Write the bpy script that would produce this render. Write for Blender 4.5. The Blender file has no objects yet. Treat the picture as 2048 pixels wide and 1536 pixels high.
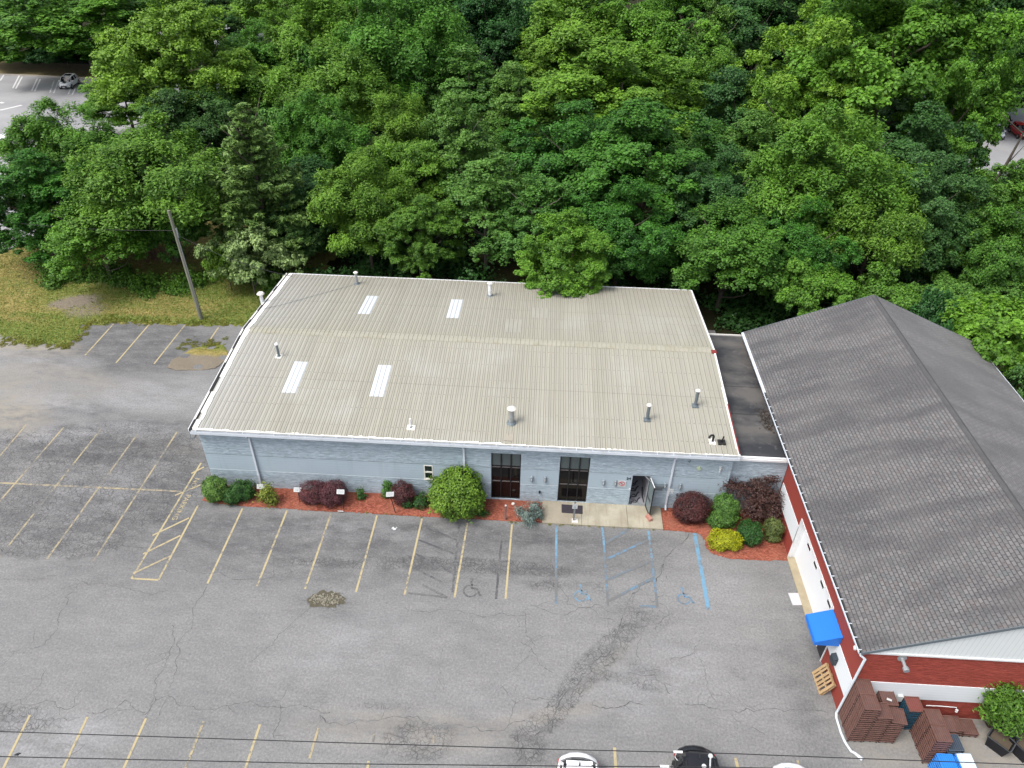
import bpy, math, random
import numpy as np
from mathutils import Vector, Matrix, noise as mnoise

# ------------------------------------------------------------------ camera, light
scene = bpy.context.scene
COL = scene.collection
CAM_H = 33.0
FPX = 1458.91                       # focal length in pixels of a 2048 wide frame
PITCH, ROLL, YAW = 0.6427144, 0.0228527, -0.0387741

def cam_axes():
    cy, sy, cp, sp = math.cos(YAW), math.sin(YAW), math.cos(PITCH), math.sin(PITCH)
    fwd = Vector((sy*cp, cy*cp, -sp)); right = Vector((cy, -sy, 0)); up = right.cross(fwd)
    cr, sr = math.cos(ROLL), math.sin(ROLL)
    return cr*right + sr*up, -sr*right + cr*up, fwd
CR, CU, CF = cam_axes()

cam_data = bpy.data.cameras.new('camera')
cam = bpy.data.objects.new('camera', cam_data)
COL.objects.link(cam)
m = Matrix((CR, CU, -CF)).transposed().to_4x4()
m.translation = Vector((0, 0, CAM_H))
cam.matrix_world = m
cam_data.sensor_width = 36.0
cam_data.lens = 36.0 * FPX / 2048.0
cam_data.clip_end = 3000
cam_data.clip_start = 0.5
scene.camera = cam

SUN_EL, SUN_AZ = math.radians(58), math.radians(238)   # azimuth clockwise from +Y
world = bpy.data.worlds.new('World'); scene.world = world
world.use_nodes = True
wn = world.node_tree; wn.nodes.clear()
sky = wn.nodes.new('ShaderNodeTexSky'); sky.sky_type = 'NISHITA'; sky.sun_disc = False
sky.sun_elevation = SUN_EL; sky.sun_rotation = SUN_AZ
sky.air_density = 1.0; sky.dust_density = 4.0; sky.ozone_density = 1.0
hsv = wn.nodes.new('ShaderNodeHueSaturation'); hsv.inputs['Saturation'].default_value = 0.45
bg = wn.nodes.new('ShaderNodeBackground'); bg.inputs['Strength'].default_value = 0.15
wo = wn.nodes.new('ShaderNodeOutputWorld')
wn.links.new(sky.outputs[0], hsv.inputs['Color']); wn.links.new(hsv.outputs[0], bg.inputs['Color'])
wn.links.new(bg.outputs[0], wo.inputs['Surface'])

sun_d = bpy.data.lights.new('sun', 'SUN'); sun_d.energy = 1.5; sun_d.angle = math.radians(24)
sun_d.color = (1.0, 0.965, 0.91)
sun = bpy.data.objects.new('sun', sun_d); COL.objects.link(sun)
sdir = Vector((math.sin(SUN_AZ)*math.cos(SUN_EL), math.cos(SUN_AZ)*math.cos(SUN_EL), math.sin(SUN_EL)))
sun.rotation_euler = sdir.to_track_quat('Z', 'Y').to_euler()
sun.location = (0, 0, 80)

scene.view_settings.view_transform = 'Standard'
scene.view_settings.look = 'None'
scene.view_settings.gamma = 1
scene.view_settings.use_curve_mapping = False
scene.view_settings.exposure = 0.72
scene.cycles.max_bounces = 6
scene.cycles.diffuse_bounces = 3
scene.cycles.glossy_bounces = 2
scene.cycles.transmission_bounces = 3
scene.cycles.transparent_max_bounces = 4

# ------------------------------------------------------------------ where a sight line meets a plane of the place
def ray(px, py):
    return CR*((px-1024)/FPX) - CU*((py-768)/FPX) + CF
def G(px, py, z=0.0):
    d = ray(px, py); t = (z-CAM_H)/d.z
    return Vector((d.x*t, d.y*t, z))
def onY(px, py, Y):
    d = ray(px, py); t = Y/d.y
    return Vector((d.x*t, Y, CAM_H + d.z*t))

# ------------------------------------------------------------------ object helpers
def tag(o, label=None, cat=None, group=None, kind=None):
    if label: o['label'] = label
    if cat: o['category'] = cat
    if group: o['group'] = group
    if kind: o['kind'] = kind
    return o
def empty(name, loc=(0,0,0), label=None, cat=None, group=None, kind=None):
    o = bpy.data.objects.new(name, None); COL.objects.link(o)
    o.location = loc; o.empty_display_size = .3
    bpy_loc[o.name] = Vector(loc)
    return tag(o, label, cat, group, kind)
bpy_loc = {}
def origin_of(p):
    v = Vector((0,0,0))
    while p is not None:
        v = v + Vector(p.location); p = p.parent
    return v

class MB:
    def __init__(s): s.v = []; s.f = []; s.m = []; s.uv = []
    def add(s, vs, fs, mi=0):
        b = len(s.v); s.v += [tuple(v) for v in vs]
        for f in fs: s.f.append(tuple(b+i for i in f)); s.m.append(mi)
        return s
    def box(s, x0, x1, y0, y1, z0, z1, mi=0):
        vs = [(x0,y0,z0),(x1,y0,z0),(x1,y1,z0),(x0,y1,z0),(x0,y0,z1),(x1,y0,z1),(x1,y1,z1),(x0,y1,z1)]
        return s.add(vs, [(0,3,2,1),(4,5,6,7),(0,1,5,4),(1,2,6,5),(2,3,7,6),(3,0,4,7)], mi)
    def quad(s, a, b, c, d, mi=0): return s.add([a,b,c,d], [(0,1,2,3)], mi)
    def hexa(s, bot, top, mi=0):
        n = len(bot); vs = list(bot)+list(top)
        fs = [tuple(reversed(range(n))), tuple(range(n, 2*n))] + [(i,(i+1)%n,n+(i+1)%n,n+i) for i in range(n)]
        return s.add(vs, fs, mi)
    def prism(s, pts, z0, z1, mi=0):
        return s.hexa([(p[0],p[1],z0) for p in pts], [(p[0],p[1],z1) for p in pts], mi)
    def beam(s, a, b, w, h, mi=0, upv=(0,0,1)):
        a = Vector(a); b = Vector(b); d = (b-a).normalized(); u = Vector(upv)
        if abs(d.dot(u)) > .99: u = Vector((1,0,0))
        x = d.cross(u).normalized(); y = x.cross(d).normalized()
        c = [x*w/2+y*h/2, -x*w/2+y*h/2, -x*w/2-y*h/2, x*w/2-y*h/2]
        return s.hexa([a+k for k in c], [b+k for k in c], mi)
    def tube(s, pts, rad, n=8, mi=0, cap=True):
        pts = [Vector(p) for p in pts]
        rads = rad if isinstance(rad, (list,tuple)) else [rad]*len(pts)
        rings = []
        prev = None
        for i, p in enumerate(pts):
            d = (pts[min(i+1,len(pts)-1)] - pts[max(i-1,0)]).normalized()
            if prev is None:
                u = Vector((0,0,1)) if abs(d.z) < .9 else Vector((1,0,0))
                x = d.cross(u).normalized()
            else:
                x = (prev - d*prev.dot(d)).normalized()
            prev = x; y = d.cross(x)
            rings.append([p + (x*math.cos(2*math.pi*k/n) + y*math.sin(2*math.pi*k/n))*rads[i] for k in range(n)])
        vs = [v for r_ in rings for v in r_]
        fs = []
        for i in range(len(rings)-1):
            for k in range(n):
                fs.append((i*n+k, i*n+(k+1)%n, (i+1)*n+(k+1)%n, (i+1)*n+k))
        if cap:
            fs.append(tuple(reversed(range(n)))); fs.append(tuple((len(rings)-1)*n+k for k in range(n)))
        return s.add(vs, fs, mi)
    def disc(s, c, rad, n=16, z=0, mi=0):
        vs = [(c[0]+rad*math.cos(2*math.pi*k/n), c[1]+rad*math.sin(2*math.pi*k/n), c[2]) for k in range(n)]
        return s.add(vs, [tuple(range(n))], mi)
    def build(s, name, mats, parent=None, smooth=False):
        me = bpy.data.meshes.new(name)
        off = origin_of(parent) if parent is not None else Vector((0,0,0))
        vs = [(v[0]-off.x, v[1]-off.y, v[2]-off.z) for v in s.v]
        me.from_pydata(vs, [], s.f)
        if not isinstance(mats, (list,tuple)): mats = [mats]
        for mt in mats: me.materials.append(mt)
        if len(mats) > 1: me.polygons.foreach_set('material_index', s.m)
        if smooth: me.polygons.foreach_set('use_smooth', [True]*len(me.polygons))
        me.update()
        o = bpy.data.objects.new(name, me); COL.objects.link(o)
        if parent is not None: o.parent = parent
        return o

def clone_tree(o, parent=None, loc=None):
    c = o.copy(); COL.objects.link(c); c.parent = parent
    if loc is not None: c.location = loc
    for ch in list(o.children): clone_tree(ch, c)
    return c

# ------------------------------------------------------------------ materials
def new_mat(name):
    mt = bpy.data.materials.new(name); mt.use_nodes = True
    nt = mt.node_tree; nt.nodes.clear()
    return mt, nt
class NT:
    def __init__(s, name):
        s.mat, s.nt = new_mat(name)
        s.out = s.nt.nodes.new('ShaderNodeOutputMaterial')
    def n(s, typ, outp=0, _set=None, **ins):
        nd = s.nt.nodes.new(typ)
        for k, v in (_set or {}).items(): setattr(nd, k, v)
        for k, v in ins.items():
            key = int(k[1:]) if k[0] == 'i' and k[1:].isdigit() else k.replace('_', ' ')
            sock = nd.inputs[key]
            if isinstance(v, bpy.types.NodeSocket): s.nt.links.new(v, sock)
            else:
                if isinstance(v, tuple) and len(v) == 3 and sock.type == 'RGBA': v = (*v, 1)
                sock.default_value = v
        return nd.outputs[outp]
    def pos(s): return s.n('ShaderNodeNewGeometry', 'Position')
    def noise(s, vec, scale, detail=4, rough=.55, outp='Fac'):
        return s.n('ShaderNodeTexNoise', outp, Vector=vec, Scale=scale, Detail=detail, Roughness=rough)
    def math(s, op, a, b=0.0, clamp=False): return s.n('ShaderNodeMath', 0, {'operation':op,'use_clamp':clamp}, i0=a, i1=b)
    def mapr(s, v, a, b, c=0.0, d=1.0): return s.n('ShaderNodeMapRange', 0, None, i0=v, i1=a, i2=b, i3=c, i4=d)
    def mix(s, f, a, b, mode='MIX'):
        nd = s.nt.nodes.new('ShaderNodeMix'); nd.data_type = 'RGBA'; nd.blend_type = mode
        for k, v in ((0,f),(6,a),(7,b)):
            if isinstance(v, bpy.types.NodeSocket): s.nt.links.new(v, nd.inputs[k])
            else:
                if isinstance(v, tuple) and len(v) == 3: v = (*v,1)
                nd.inputs[k].default_value = v
        return nd.outputs[2]
    def scalev(s, vec, xyz): return s.n('ShaderNodeVectorMath', 0, {'operation':'MULTIPLY'}, i0=vec, i1=xyz)
    def attr(s, name, outp='Fac'): return s.n('ShaderNodeAttribute', outp, {'attribute_name':name})
    def bump(s, h, strength=.5, dist=.05): return s.n('ShaderNodeBump', 0, None, Strength=strength, Distance=dist, Height=h)
    def bsdf(s, color, rough=.8, normal=None, metal=0.0, spec=.3, **kw):
        d = dict(Base_Color=color, Roughness=rough, Metallic=metal)
        if normal is not None: d['Normal'] = normal
        nd = s.nt.nodes.new('ShaderNodeBsdfPrincipled')
        for k, v in d.items():
            sock = nd.inputs[k.replace('_',' ')]
            if isinstance(v, bpy.types.NodeSocket): s.nt.links.new(v, sock)
            else: sock.default_value = (*v,1) if isinstance(v, tuple) and len(v)==3 else v
        nd.inputs['Specular IOR Level'].default_value = spec
        for k, v in kw.items(): nd.inputs[k.replace('_',' ')].default_value = v
        return nd.outputs[0]
    def done(s, sh): s.nt.links.new(sh, s.out.inputs['Surface']); return s.mat

def plain(name, color, rough=.6, metal=0.0, spec=.4, var=.12, vs=1.2, dirt=None, dirtamt=.3, **kw):
    t = NT(name); p = t.pos()
    c2 = tuple(min(1, c*(1-var)) for c in color); c3 = tuple(min(1, c*(1+var)) for c in color)
    c = t.mix(t.noise(p, vs, 5), c2, c3)
    if dirt: c = t.mix(t.mapr(t.noise(p, vs*1.7, 6, .65), .5, .75, 0, dirtamt), c, dirt)
    return t.done(t.bsdf(c, rough, None, metal, spec, **kw))

M = {}
M['white_trim'] = plain('white_trim', (.72,.73,.74), .5, dirt=(.42,.41,.38), dirtamt=.35)
M['white_siding'] = None
M['gutter_white'] = plain('gutter_white', (.60,.645,.70), .45, dirt=(.38,.40,.41), dirtamt=.45)
M['sealant'] = plain('sealant', (.82,.80,.75), .7, dirt=(.5,.47,.4), dirtamt=.5, vs=5)
M['black_metal'] = plain('black_metal', (.012,.012,.014), .45)
M['dark_pipe'] = plain('dark_pipe', (.03,.03,.032), .6)
M['galv'] = plain('galvanised', (.33,.35,.36), .45, metal=.35, dirt=(.16,.15,.14), dirtamt=.5, vs=3)
M['galv_dark'] = plain('galv_dark', (.15,.18,.2), .5, metal=.3)
M['cap_light'] = plain('cap_light', (.62,.6,.56), .5)
M['tar'] = plain('tar', (.02,.02,.02), .8)
M['glass_dark'] = plain('glass_dark', (.006,.005,.005), .06, spec=.35)
M['glass_blind'] = plain('glass_blind', (.085,.105,.105), .2, spec=.4)
M['window_frame'] = plain('window_frame', (.72,.7,.64), .5)
M['bar_grey'] = plain('bar_grey', (.11,.10,.10), .4)
M['door_glass'] = plain('door_glass', (.17,.21,.22), .12, spec=.5)
M['interior'] = plain('interior', (.33,.33,.36), .7)
M['interior_dark'] = plain('interior_dark', (.03,.03,.035), .8)
M['red_trim'] = plain('red_trim', (.2,.03,.025), .6)
M['awning_blue'] = plain('awning_blue', (.012,.16,.62), .5, var=.05, vs=.8)
M['rubber'] = plain('rubber', (.012,.012,.012), .8)
M['sign_white'] = plain('sign_white', (.50,.52,.52), .4, var=.04)
M['sign_red'] = plain('sign_red', (.45,.02,.03), .4)
M['sign_blue'] = plain('sign_blue', (.03,.12,.25), .4)
M['sign_grey'] = plain('sign_grey', (.35,.37,.37), .5)
M['ink'] = plain('ink', (.02,.025,.03), .5)
M['sconce'] = plain('sconce_grey', (.24,.28,.31), .45)
M['mat_rubber'] = plain('mat_rubber', (.035,.03,.038), .9, var=.25, vs=8)
M['brick'] = plain('brick', (.42,.2,.16), .85, var=.2, vs=20)
M['cable'] = plain('cable', (.02,.02,.022), .6)
M['splice'] = plain('splice', (.7,.7,.7), .4)
M['blue_plastic'] = plain('blue_plastic', (.02,.18,.62), .35, var=.15, vs=4)
M['navy_plastic'] = plain('navy_plastic', (.035,.05,.075), .5, var=.2, vs=5)
M['teal_plastic'] = plain('teal_plastic', (.01,.04,.075), .5, var=.2, vs=5)
M['clear_film'] = plain('clear_film', (.55,.66,.78), .15, spec=.7, var=.25, vs=3)
M['brown_plastic'] = plain('brown_plastic', (.10,.046,.038), .5, var=.25, vs=6, dirt=(.13,.075,.055), dirtamt=.5)
M['brown_plastic_light'] = plain('brown_plastic_light', (.15,.082,.07), .5, var=.2, vs=6, dirt=(.18,.12,.09), dirtamt=.4)
M['red_plastic'] = plain('red_plastic', (.17,.045,.038), .5)
M['pot_black'] = plain('pot_black', (.008,.009,.013), .6)
M['soil'] = plain('soil', (.09,.07,.05), .95)
M['pallet_wood'] = plain('pallet_wood', (.36,.245,.13), .8, var=.3, vs=6)
M['ground_panel'] = plain('ground_panel', (.5,.49,.5), .7, var=.08)
M['curb'] = plain('curb', (.36,.33,.28), .9)
M['tyre'] = plain('tyre', (.012,.012,.012), .85)
M['rim'] = plain('rim', (.3,.3,.31), .35, metal=.7)
M['car_glass'] = plain('car_glass', (.006,.008,.01), .05, spec=.6)
M['car_white'] = plain('car_white', (.78,.79,.8), .25, spec=.5, var=.02)
M['car_black'] = plain('car_black', (.012,.012,.015), .2, spec=.6, var=.05)
M['car_silver'] = plain('car_silver', (.55,.58,.6), .3, metal=.3)
M['car_red'] = plain('car_red', (.35,.02,.02), .3)
M['car_navy'] = plain('car_navy', (.02,.03,.06), .25, spec=.6)
M['car_trim'] = plain('car_trim', (.02,.02,.02), .6)
M['tail_red'] = plain('tail_red', (.4,.01,.01), .2)
M['lamp_clear'] = plain('lamp_clear', (.5,.52,.55), .15)
M['roof_dark'] = plain('sunroof', (.01,.01,.012), .12)

def mat_metal_roof():
    t = NT('ribbed_metal_roof'); p = t.pos()
    sx = t.n('ShaderNodeSeparateXYZ', 0, None, i0=p); sy = t.n('ShaderNodeSeparateXYZ', 1, None, i0=p)
    pan = t.math('FLOOR', t.math('DIVIDE', sx, .915))
    wn_ = t.n('ShaderNodeTexWhiteNoise', 0, {'noise_dimensions':'1D'}, W=pan)
    base = t.mix(wn_, (.325,.313,.258), (.355,.343,.288))
    stretched = t.scalev(p, (2.2,.12,1))
    streak = t.noise(stretched, 1.0, 5, .6)
    c = t.mix(t.mapr(streak, .38, .68, 0, .4), base, (.27,.26,.225))
    blot = t.noise(p, .28, 5, .6)
    c = t.mix(t.mapr(blot, .52, .75, 0, .55), c, (.40,.395,.37))
    # paler, greyer western end and greener grime beside the ridge (growth on the sheet)
    west = t.mapr(sx, -19.8, -14.5, .5, 0)
    c = t.mix(west, c, (.39,.39,.385))
    rd = t.math('ABSOLUTE', t.math('SUBTRACT', sy, 41.6))
    c = t.mix(t.mapr(rd, 0, 1.6, .25, 0), c, (.31,.30,.215))
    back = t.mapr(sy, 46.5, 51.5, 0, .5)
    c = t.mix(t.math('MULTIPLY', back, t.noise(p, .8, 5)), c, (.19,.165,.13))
    # narrow dark line beside each rib: its shadow put into the colour
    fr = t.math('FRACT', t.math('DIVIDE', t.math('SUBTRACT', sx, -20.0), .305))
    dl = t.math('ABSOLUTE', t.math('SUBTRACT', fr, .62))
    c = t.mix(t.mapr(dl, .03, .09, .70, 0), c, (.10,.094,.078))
    # screw rows
    fy = t.math('FRACT', t.math('DIVIDE', sy, 1.52))
    scr = t.math('MULTIPLY', t.math('LESS_THAN', t.math('ABSOLUTE', t.math('SUBTRACT', fy, .5)), .022), t.math('LESS_THAN', t.math('ABSOLUTE', t.math('SUBTRACT', fr, .3)), .14))
    c = t.mix(t.math('MULTIPLY', scr, t.mapr(t.noise(p, .5, 3), .4, .6, .1, .6)), c, (.11,.10,.08))
    for yy in (36.55, 46.1):
        c = t.mix(t.mapr(t.math('ABSOLUTE', t.math('SUBTRACT', sy, yy)), .015, .05, .35, 0), c, (.14,.13,.105))
    sp = t.noise(p, 5, 3)
    c = t.mix(t.mapr(sp, .69, .76, 0, .5), c, (.12,.10,.07))
    return t.done(t.bsdf(c, .5, t.bump(t.noise(p, 3, 3), .1, .02), 0.0, .4))
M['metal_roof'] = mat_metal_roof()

def mat_skylight():
    t = NT('skylight_panel'); p = t.pos()
    sx = t.n('ShaderNodeSeparateXYZ', 0, None, i0=p)
    c = t.mix(t.noise(t.scalev(p, (3,.6,1)), 1.5, 6, .7), (.46,.49,.51), (.64,.67,.69))
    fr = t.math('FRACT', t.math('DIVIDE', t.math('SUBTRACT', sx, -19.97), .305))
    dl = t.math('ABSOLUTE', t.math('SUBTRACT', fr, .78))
    c = t.mix(t.mapr(dl, .05, .10, .4, 0), c, (.30,.33,.35))  # darker line along each rib, standing in for its shade
    return t.done(t.bsdf(c, .4))
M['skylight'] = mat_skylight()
M['ridge_cap'] = plain('ridge_cap_sheet', (.34,.327,.268), .55, var=.14, vs=.7, dirt=(.24,.22,.13), dirtamt=.7)

def mat_block(name, base, base2, smooth_lo, smooth_hi, joint, bumpd=.06):
    t = NT(name); p = t.pos()
    sz = t.n('ShaderNodeSeparateXYZ', 2, None, i0=p)
    w = t.math('MULTIPLY', t.mapr(sz, smooth_lo-.01, smooth_lo+.01, 0, 1), t.mapr(sz, smooth_hi-.01, smooth_hi+.01, 1, 0))
    rough = t.math('SUBTRACT', 1.0, w)
    v = t.scalev(p, (1.5,1.5,6.5))
    nz = t.n('ShaderNodeTexNoise', 'Fac', None, Vector=v, Scale=1.7, Detail=5, Roughness=.6, Distortion=.7)
    n2 = t.noise(t.scalev(p, (4,4,11)), 2.0, 3)
    h = t.math('MULTIPLY', t.math('ADD', nz, t.math('MULTIPLY', n2, .35)), rough)
    cl = t.math('FRACT', t.math('DIVIDE', sz, .2032))
    jl = t.math('LESS_THAN', t.math('ABSOLUTE', t.math('SUBTRACT', cl, .5)), .035)
    h = t.math('SUBTRACT', h, t.math('MULTIPLY', jl, .12))
    c = t.mix(t.noise(p, .5, 5), base, base2)
    c = t.mix(t.math('MULTIPLY', t.mapr(nz, .36, .50, .5, 0), rough), c, tuple(k*.60 for k in base))  # hollows of the split face darkened: relief shade painted into the colour
    c = t.mix(t.math('MULTIPLY', t.mapr(nz, .52, .64, 0, .6), rough), c, tuple(min(1,k*1.32) for k in base2))  # raised parts lightened likewise, as if catching the light
    c = t.mix(t.math('MULTIPLY', jl, .22), c, tuple(k*.7 for k in base))
    ln = t.math('LESS_THAN', t.math('ABSOLUTE', t.math('SUBTRACT', sz, smooth_lo)), .018)
    c = t.mix(t.math('MULTIPLY', ln, .8), c, joint)
    dr = t.noise(t.scalev(p, (3,3,.25)), 1.0, 4)
    c = t.mix(t.mapr(dr, .55, .75, 0, .3), c, tuple(k*.72 for k in base))
    return t.done(t.bsdf(c, .75, t.bump(h, .9, bumpd), 0, .25))
M['blue_block'] = mat_block('painted_block_bluegrey', (.355,.435,.495), (.405,.485,.545), 1.42, 2.68, (.6,.66,.7))
M['red_block'] = mat_block('painted_block_red', (.27,.050,.036), (.32,.066,.047), -3, -2.5, (.3,.05,.04), .05)
M['red_wall'] = plain('red_wall', (.26,.045,.032), .75, var=.1)

def mat_siding():
    t = NT('white_siding'); p = t.pos()
    sz = t.n('ShaderNodeSeparateXYZ', 2, None, i0=p)
    fr = t.math('FRACT', t.math('DIVIDE', sz, .2032))
    ln = t.mapr(fr, .0, .12, .5, 0)
    c = t.mix(t.noise(p, .8, 4), (.66,.70,.73), (.74,.77,.79))
    c = t.mix(ln, c, (.42,.46,.50))
    return t.done(t.bsdf(c, .5))
M['white_siding'] = mat_siding()
def mat_gable():
    t = NT('gable_siding'); p = t.pos()
    sx = t.n('ShaderNodeSeparateXYZ', 0, None, i0=p)
    fr = t.math('FRACT', t.math('DIVIDE', sx, .22))
    ln = t.mapr(fr, .0, .14, .8, 0)
    c = t.mix(t.noise(p, .8, 4), (.62,.66,.66), (.7,.73,.73))
    c = t.mix(ln, c, (.42,.45,.45))
    return t.done(t.bsdf(c, .5))
M['gable_siding'] = mat_gable()

def mat_shingle():
    t = NT('asphalt_shingles')
    uv = t.n('ShaderNodeUVMap', 0, {'uv_map':'UVMap'})
    p = t.pos()
    br = t.nt.nodes.new('ShaderNodeTexBrick')
    t.nt.links.new(uv, br.inputs['Vector'])
    for k, v in (('Scale',1.0),('Mortar Size',.022),('Mortar Smooth',.3),('Bias',0.0),('Brick Width',.27),('Row Height',.18)): br.inputs[k].default_value = v
    br.offset = .5
    br.inputs['Color1'].default_value = (.102,.098,.099,1); br.inputs['Color2'].default_value = (.165,.156,.154,1)
    br.inputs['Mortar'].default_value = (.030,.030,.032,1)
    # a tone of its own for each tab
    v2 = t.scalev(uv, (1/.27, 1/.18, 1))
    cell = t.n('ShaderNodeTexWhiteNoise', 'Color', {'noise_dimensions':'2D'}, Vector=t.n('ShaderNodeVectorMath', 0, {'operation':'FLOOR'}, i0=v2))
    sep = t.n('ShaderNodeSeparateColor', 0, None, i0=cell); sepg = t.n('ShaderNodeSeparateColor', 1, None, i0=cell)
    c = t.mix(t.math('MULTIPLY', t.math('GREATER_THAN', sep, .84), .4), br.outputs['Color'], (.105,.078,.072))
    c = t.mix(t.math('MULTIPLY', t.math('GREATER_THAN', sepg, .84), .4), c, (.075,.095,.095))
    wv = t.n('ShaderNodeTexNoise', 'Color', None, Vector=uv, Scale=.25, Detail=2)
    st = t.noise(t.n('ShaderNodeVectorMath', 0, {'operation':'ADD'}, i0=t.scalev(uv, (.30,.075,1)), i1=t.scalev(wv, (.5,.1,0))), 2.2, 3, .5)
    c = t.mix(t.mapr(st, .44, .58, .0, .72), c, (.038,.037,.040))
    c = t.mix(t.mapr(t.noise(uv, 9, 3), .35, .75, 0, .4), c, (.17,.167,.17))
    c = t.mix(t.mapr(t.noise(uv, .35, 4), .45, .7, 0, .35), c, (.135,.128,.124))
    h = t.math('MULTIPLY', br.outputs['Fac'], -1.0)
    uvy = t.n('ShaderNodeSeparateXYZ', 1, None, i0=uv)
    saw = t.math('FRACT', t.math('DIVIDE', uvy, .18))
    c = t.mix(t.mapr(saw, .0, .28, .55, 0), c, (.028,.028,.030))  # butt shadow of each course painted into the colour
    h = t.math('SUBTRACT', h, saw)
    return t.done(t.bsdf(c, .7, t.bump(h, .6, .015), 0, .5, Sheen_Weight=.2, Sheen_Roughness=.45))
M['shingle'] = mat_shingle()

def mat_flatroof():
    t = NT('membrane_roof'); p = t.pos()
    n = t.noise(t.scalev(p, (.6,1,1)), .5, 6, .6)
    c = t.mix(t.mapr(n, .38, .6), (.032,.034,.038), (.105,.10,.095))
    sy = t.n('ShaderNodeSeparateXYZ', 1, None, i0=p)
    c = t.mix(t.mapr(t.math('ADD', sy, t.math('MULTIPLY', n, 3.0)), 33.5, 36.5, .8, 0), c, (.032,.035,.042))
    c = t.mix(t.mapr(t.noise(p, 2.5, 5), .6, .75, 0, .5), c, (.16,.155,.15))
    for yy in (36.4, 39.3):
        ln = t.mapr(t.math('ABSOLUTE', t.math('SUBTRACT', sy, yy)), .03, .07, .6, 0)
        c = t.mix(ln, c, (.02,.02,.02))
    return t.done(t.bsdf(c, .7))
M['flat_roof'] = mat_flatroof()

def mat_asphalt():
    t = NT('asphalt'); p = t.pos()
    al, dk, sd, pl = t.attr('alligator'), t.attr('dark'), t.attr('sand'), t.attr('pale')
    ps = t.scalev(p, (.55,1.25,1))
    big = t.noise(p, .13, 6, .6); mid = t.noise(ps, 1.1, 7, .7); fine = t.noise(p, 9, 5, .75); grit = t.noise(p, 30, 2, .9)
    tone = t.math('ADD', t.math('MULTIPLY', big, .45), t.math('MULTIPLY', mid, .55))
    c = t.mix(t.mapr(tone, .36, .62), (.165,.165,.166), (.243,.241,.236))
    # faint tyre polish running along the aisle
    ty = t.noise(t.scalev(p, (.05,.9,1)), 1.0, 4, .6)
    c = t.mix(t.mapr(ty, .48, .62, 0, .22), c, (.15,.152,.158))
    dm = t.math('MULTIPLY', dk, t.mapr(mid, .30, .66, 1.25, .40), True)
    c = t.mix(dm, c, (.048,.049,.054))
    sc = t.mapr(t.noise(t.scalev(p, (1,1.6,1)), 2.2, 7, .75), .54, .70, 0, .55)
    c = t.mix(t.math('MULTIPLY', sc, t.math('MAXIMUM', dk, al)), c, (.27,.27,.275))
    pm_ = t.math('MULTIPLY', pl, t.mapr(t.noise(ps, .7, 6, .7), .38, .6), True)
    c = t.mix(pm_, c, (.30,.30,.31))
    c = t.mix(t.mapr(grit, .3, .75, .0, .42), c, (.36,.36,.355))
    c = t.mix(t.mapr(fine, .60, .34, .0, .45), c, (.055,.055,.057))
    c = t.mix(t.mapr(fine, .56, .8, .0, .35), c, (.34,.34,.33))
    sm = t.math('MULTIPLY', sd, t.mapr(t.noise(ps, 1.3, 7, .75), .36, .58, .1, 1.0), True)
    c = t.mix(sm, c, (.27,.25,.215))
    # alligator cracking
    wob = t.n('ShaderNodeTexNoise', 'Color', None, Vector=p, Scale=2.2, Detail=3)
    pv = t.n('ShaderNodeVectorMath', 0, {'operation':'ADD'}, i0=t.scalev(p,(1,1,0)), i1=t.scalev(wob, (.30,.30,0)))
    vo = t.n('ShaderNodeTexVoronoi', 'Distance', {'feature':'DISTANCE_TO_EDGE'}, Vector=pv, Scale=4.6)
    vo2 = t.n('ShaderNodeTexVoronoi', 'Distance', {'feature':'DISTANCE_TO_EDGE'}, Vector=pv, Scale=1.9)
    am = t.mapr(t.math('ADD', al, t.math('MULTIPLY', t.math('SUBTRACT', t.noise(p, .55, 6, .65), .5), 1.1)), .25, .52)
    am = t.math('MULTIPLY', am, t.math('GREATER_THAN', al, .03))
    ln = t.math('MAXIMUM', t.mapr(vo, .0, .075, .75, 0), t.mapr(vo2, .0, .03, .75, 0))
    ln = t.math('MULTIPLY', ln, t.mapr(t.noise(p, 1.7, 4, .6), .3, .6, .35, 1.0))
    c = t.mix(t.math('MULTIPLY', ln, am), c, (.035,.035,.036))
    c = t.mix(t.math('MULTIPLY', am, t.mapr(mid, .35, .6, .36, .0)), c, (.075,.075,.077))
    h = t.math('SUBTRACT', t.math('MULTIPLY', grit, .3), t.math('MULTIPLY', ln, am))
    return t.done(t.bsdf(c, .92, t.bump(h, .35, .02), 0, .15))
M['asphalt'] = mat_asphalt()
def mat_crack():
    t = NT('crack_fill'); p = t.pos(); n = t.noise(p, 1.3, 5, .7)
    return t.done(t.bsdf(t.mix(t.mapr(n, .36, .58), (.065,.065,.066), (.15,.15,.148)), .95))
M['crack'] = mat_crack()

def mat_far_asphalt():
    t = NT('far_asphalt'); p = t.pos()
    c = t.mix(t.mapr(t.noise(p, .08, 6, .6), .35, .65), (.24,.24,.25), (.33,.33,.335))
    return t.done(t.bsdf(c, .9))
M['far_asphalt'] = mat_far_asphalt()

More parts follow.
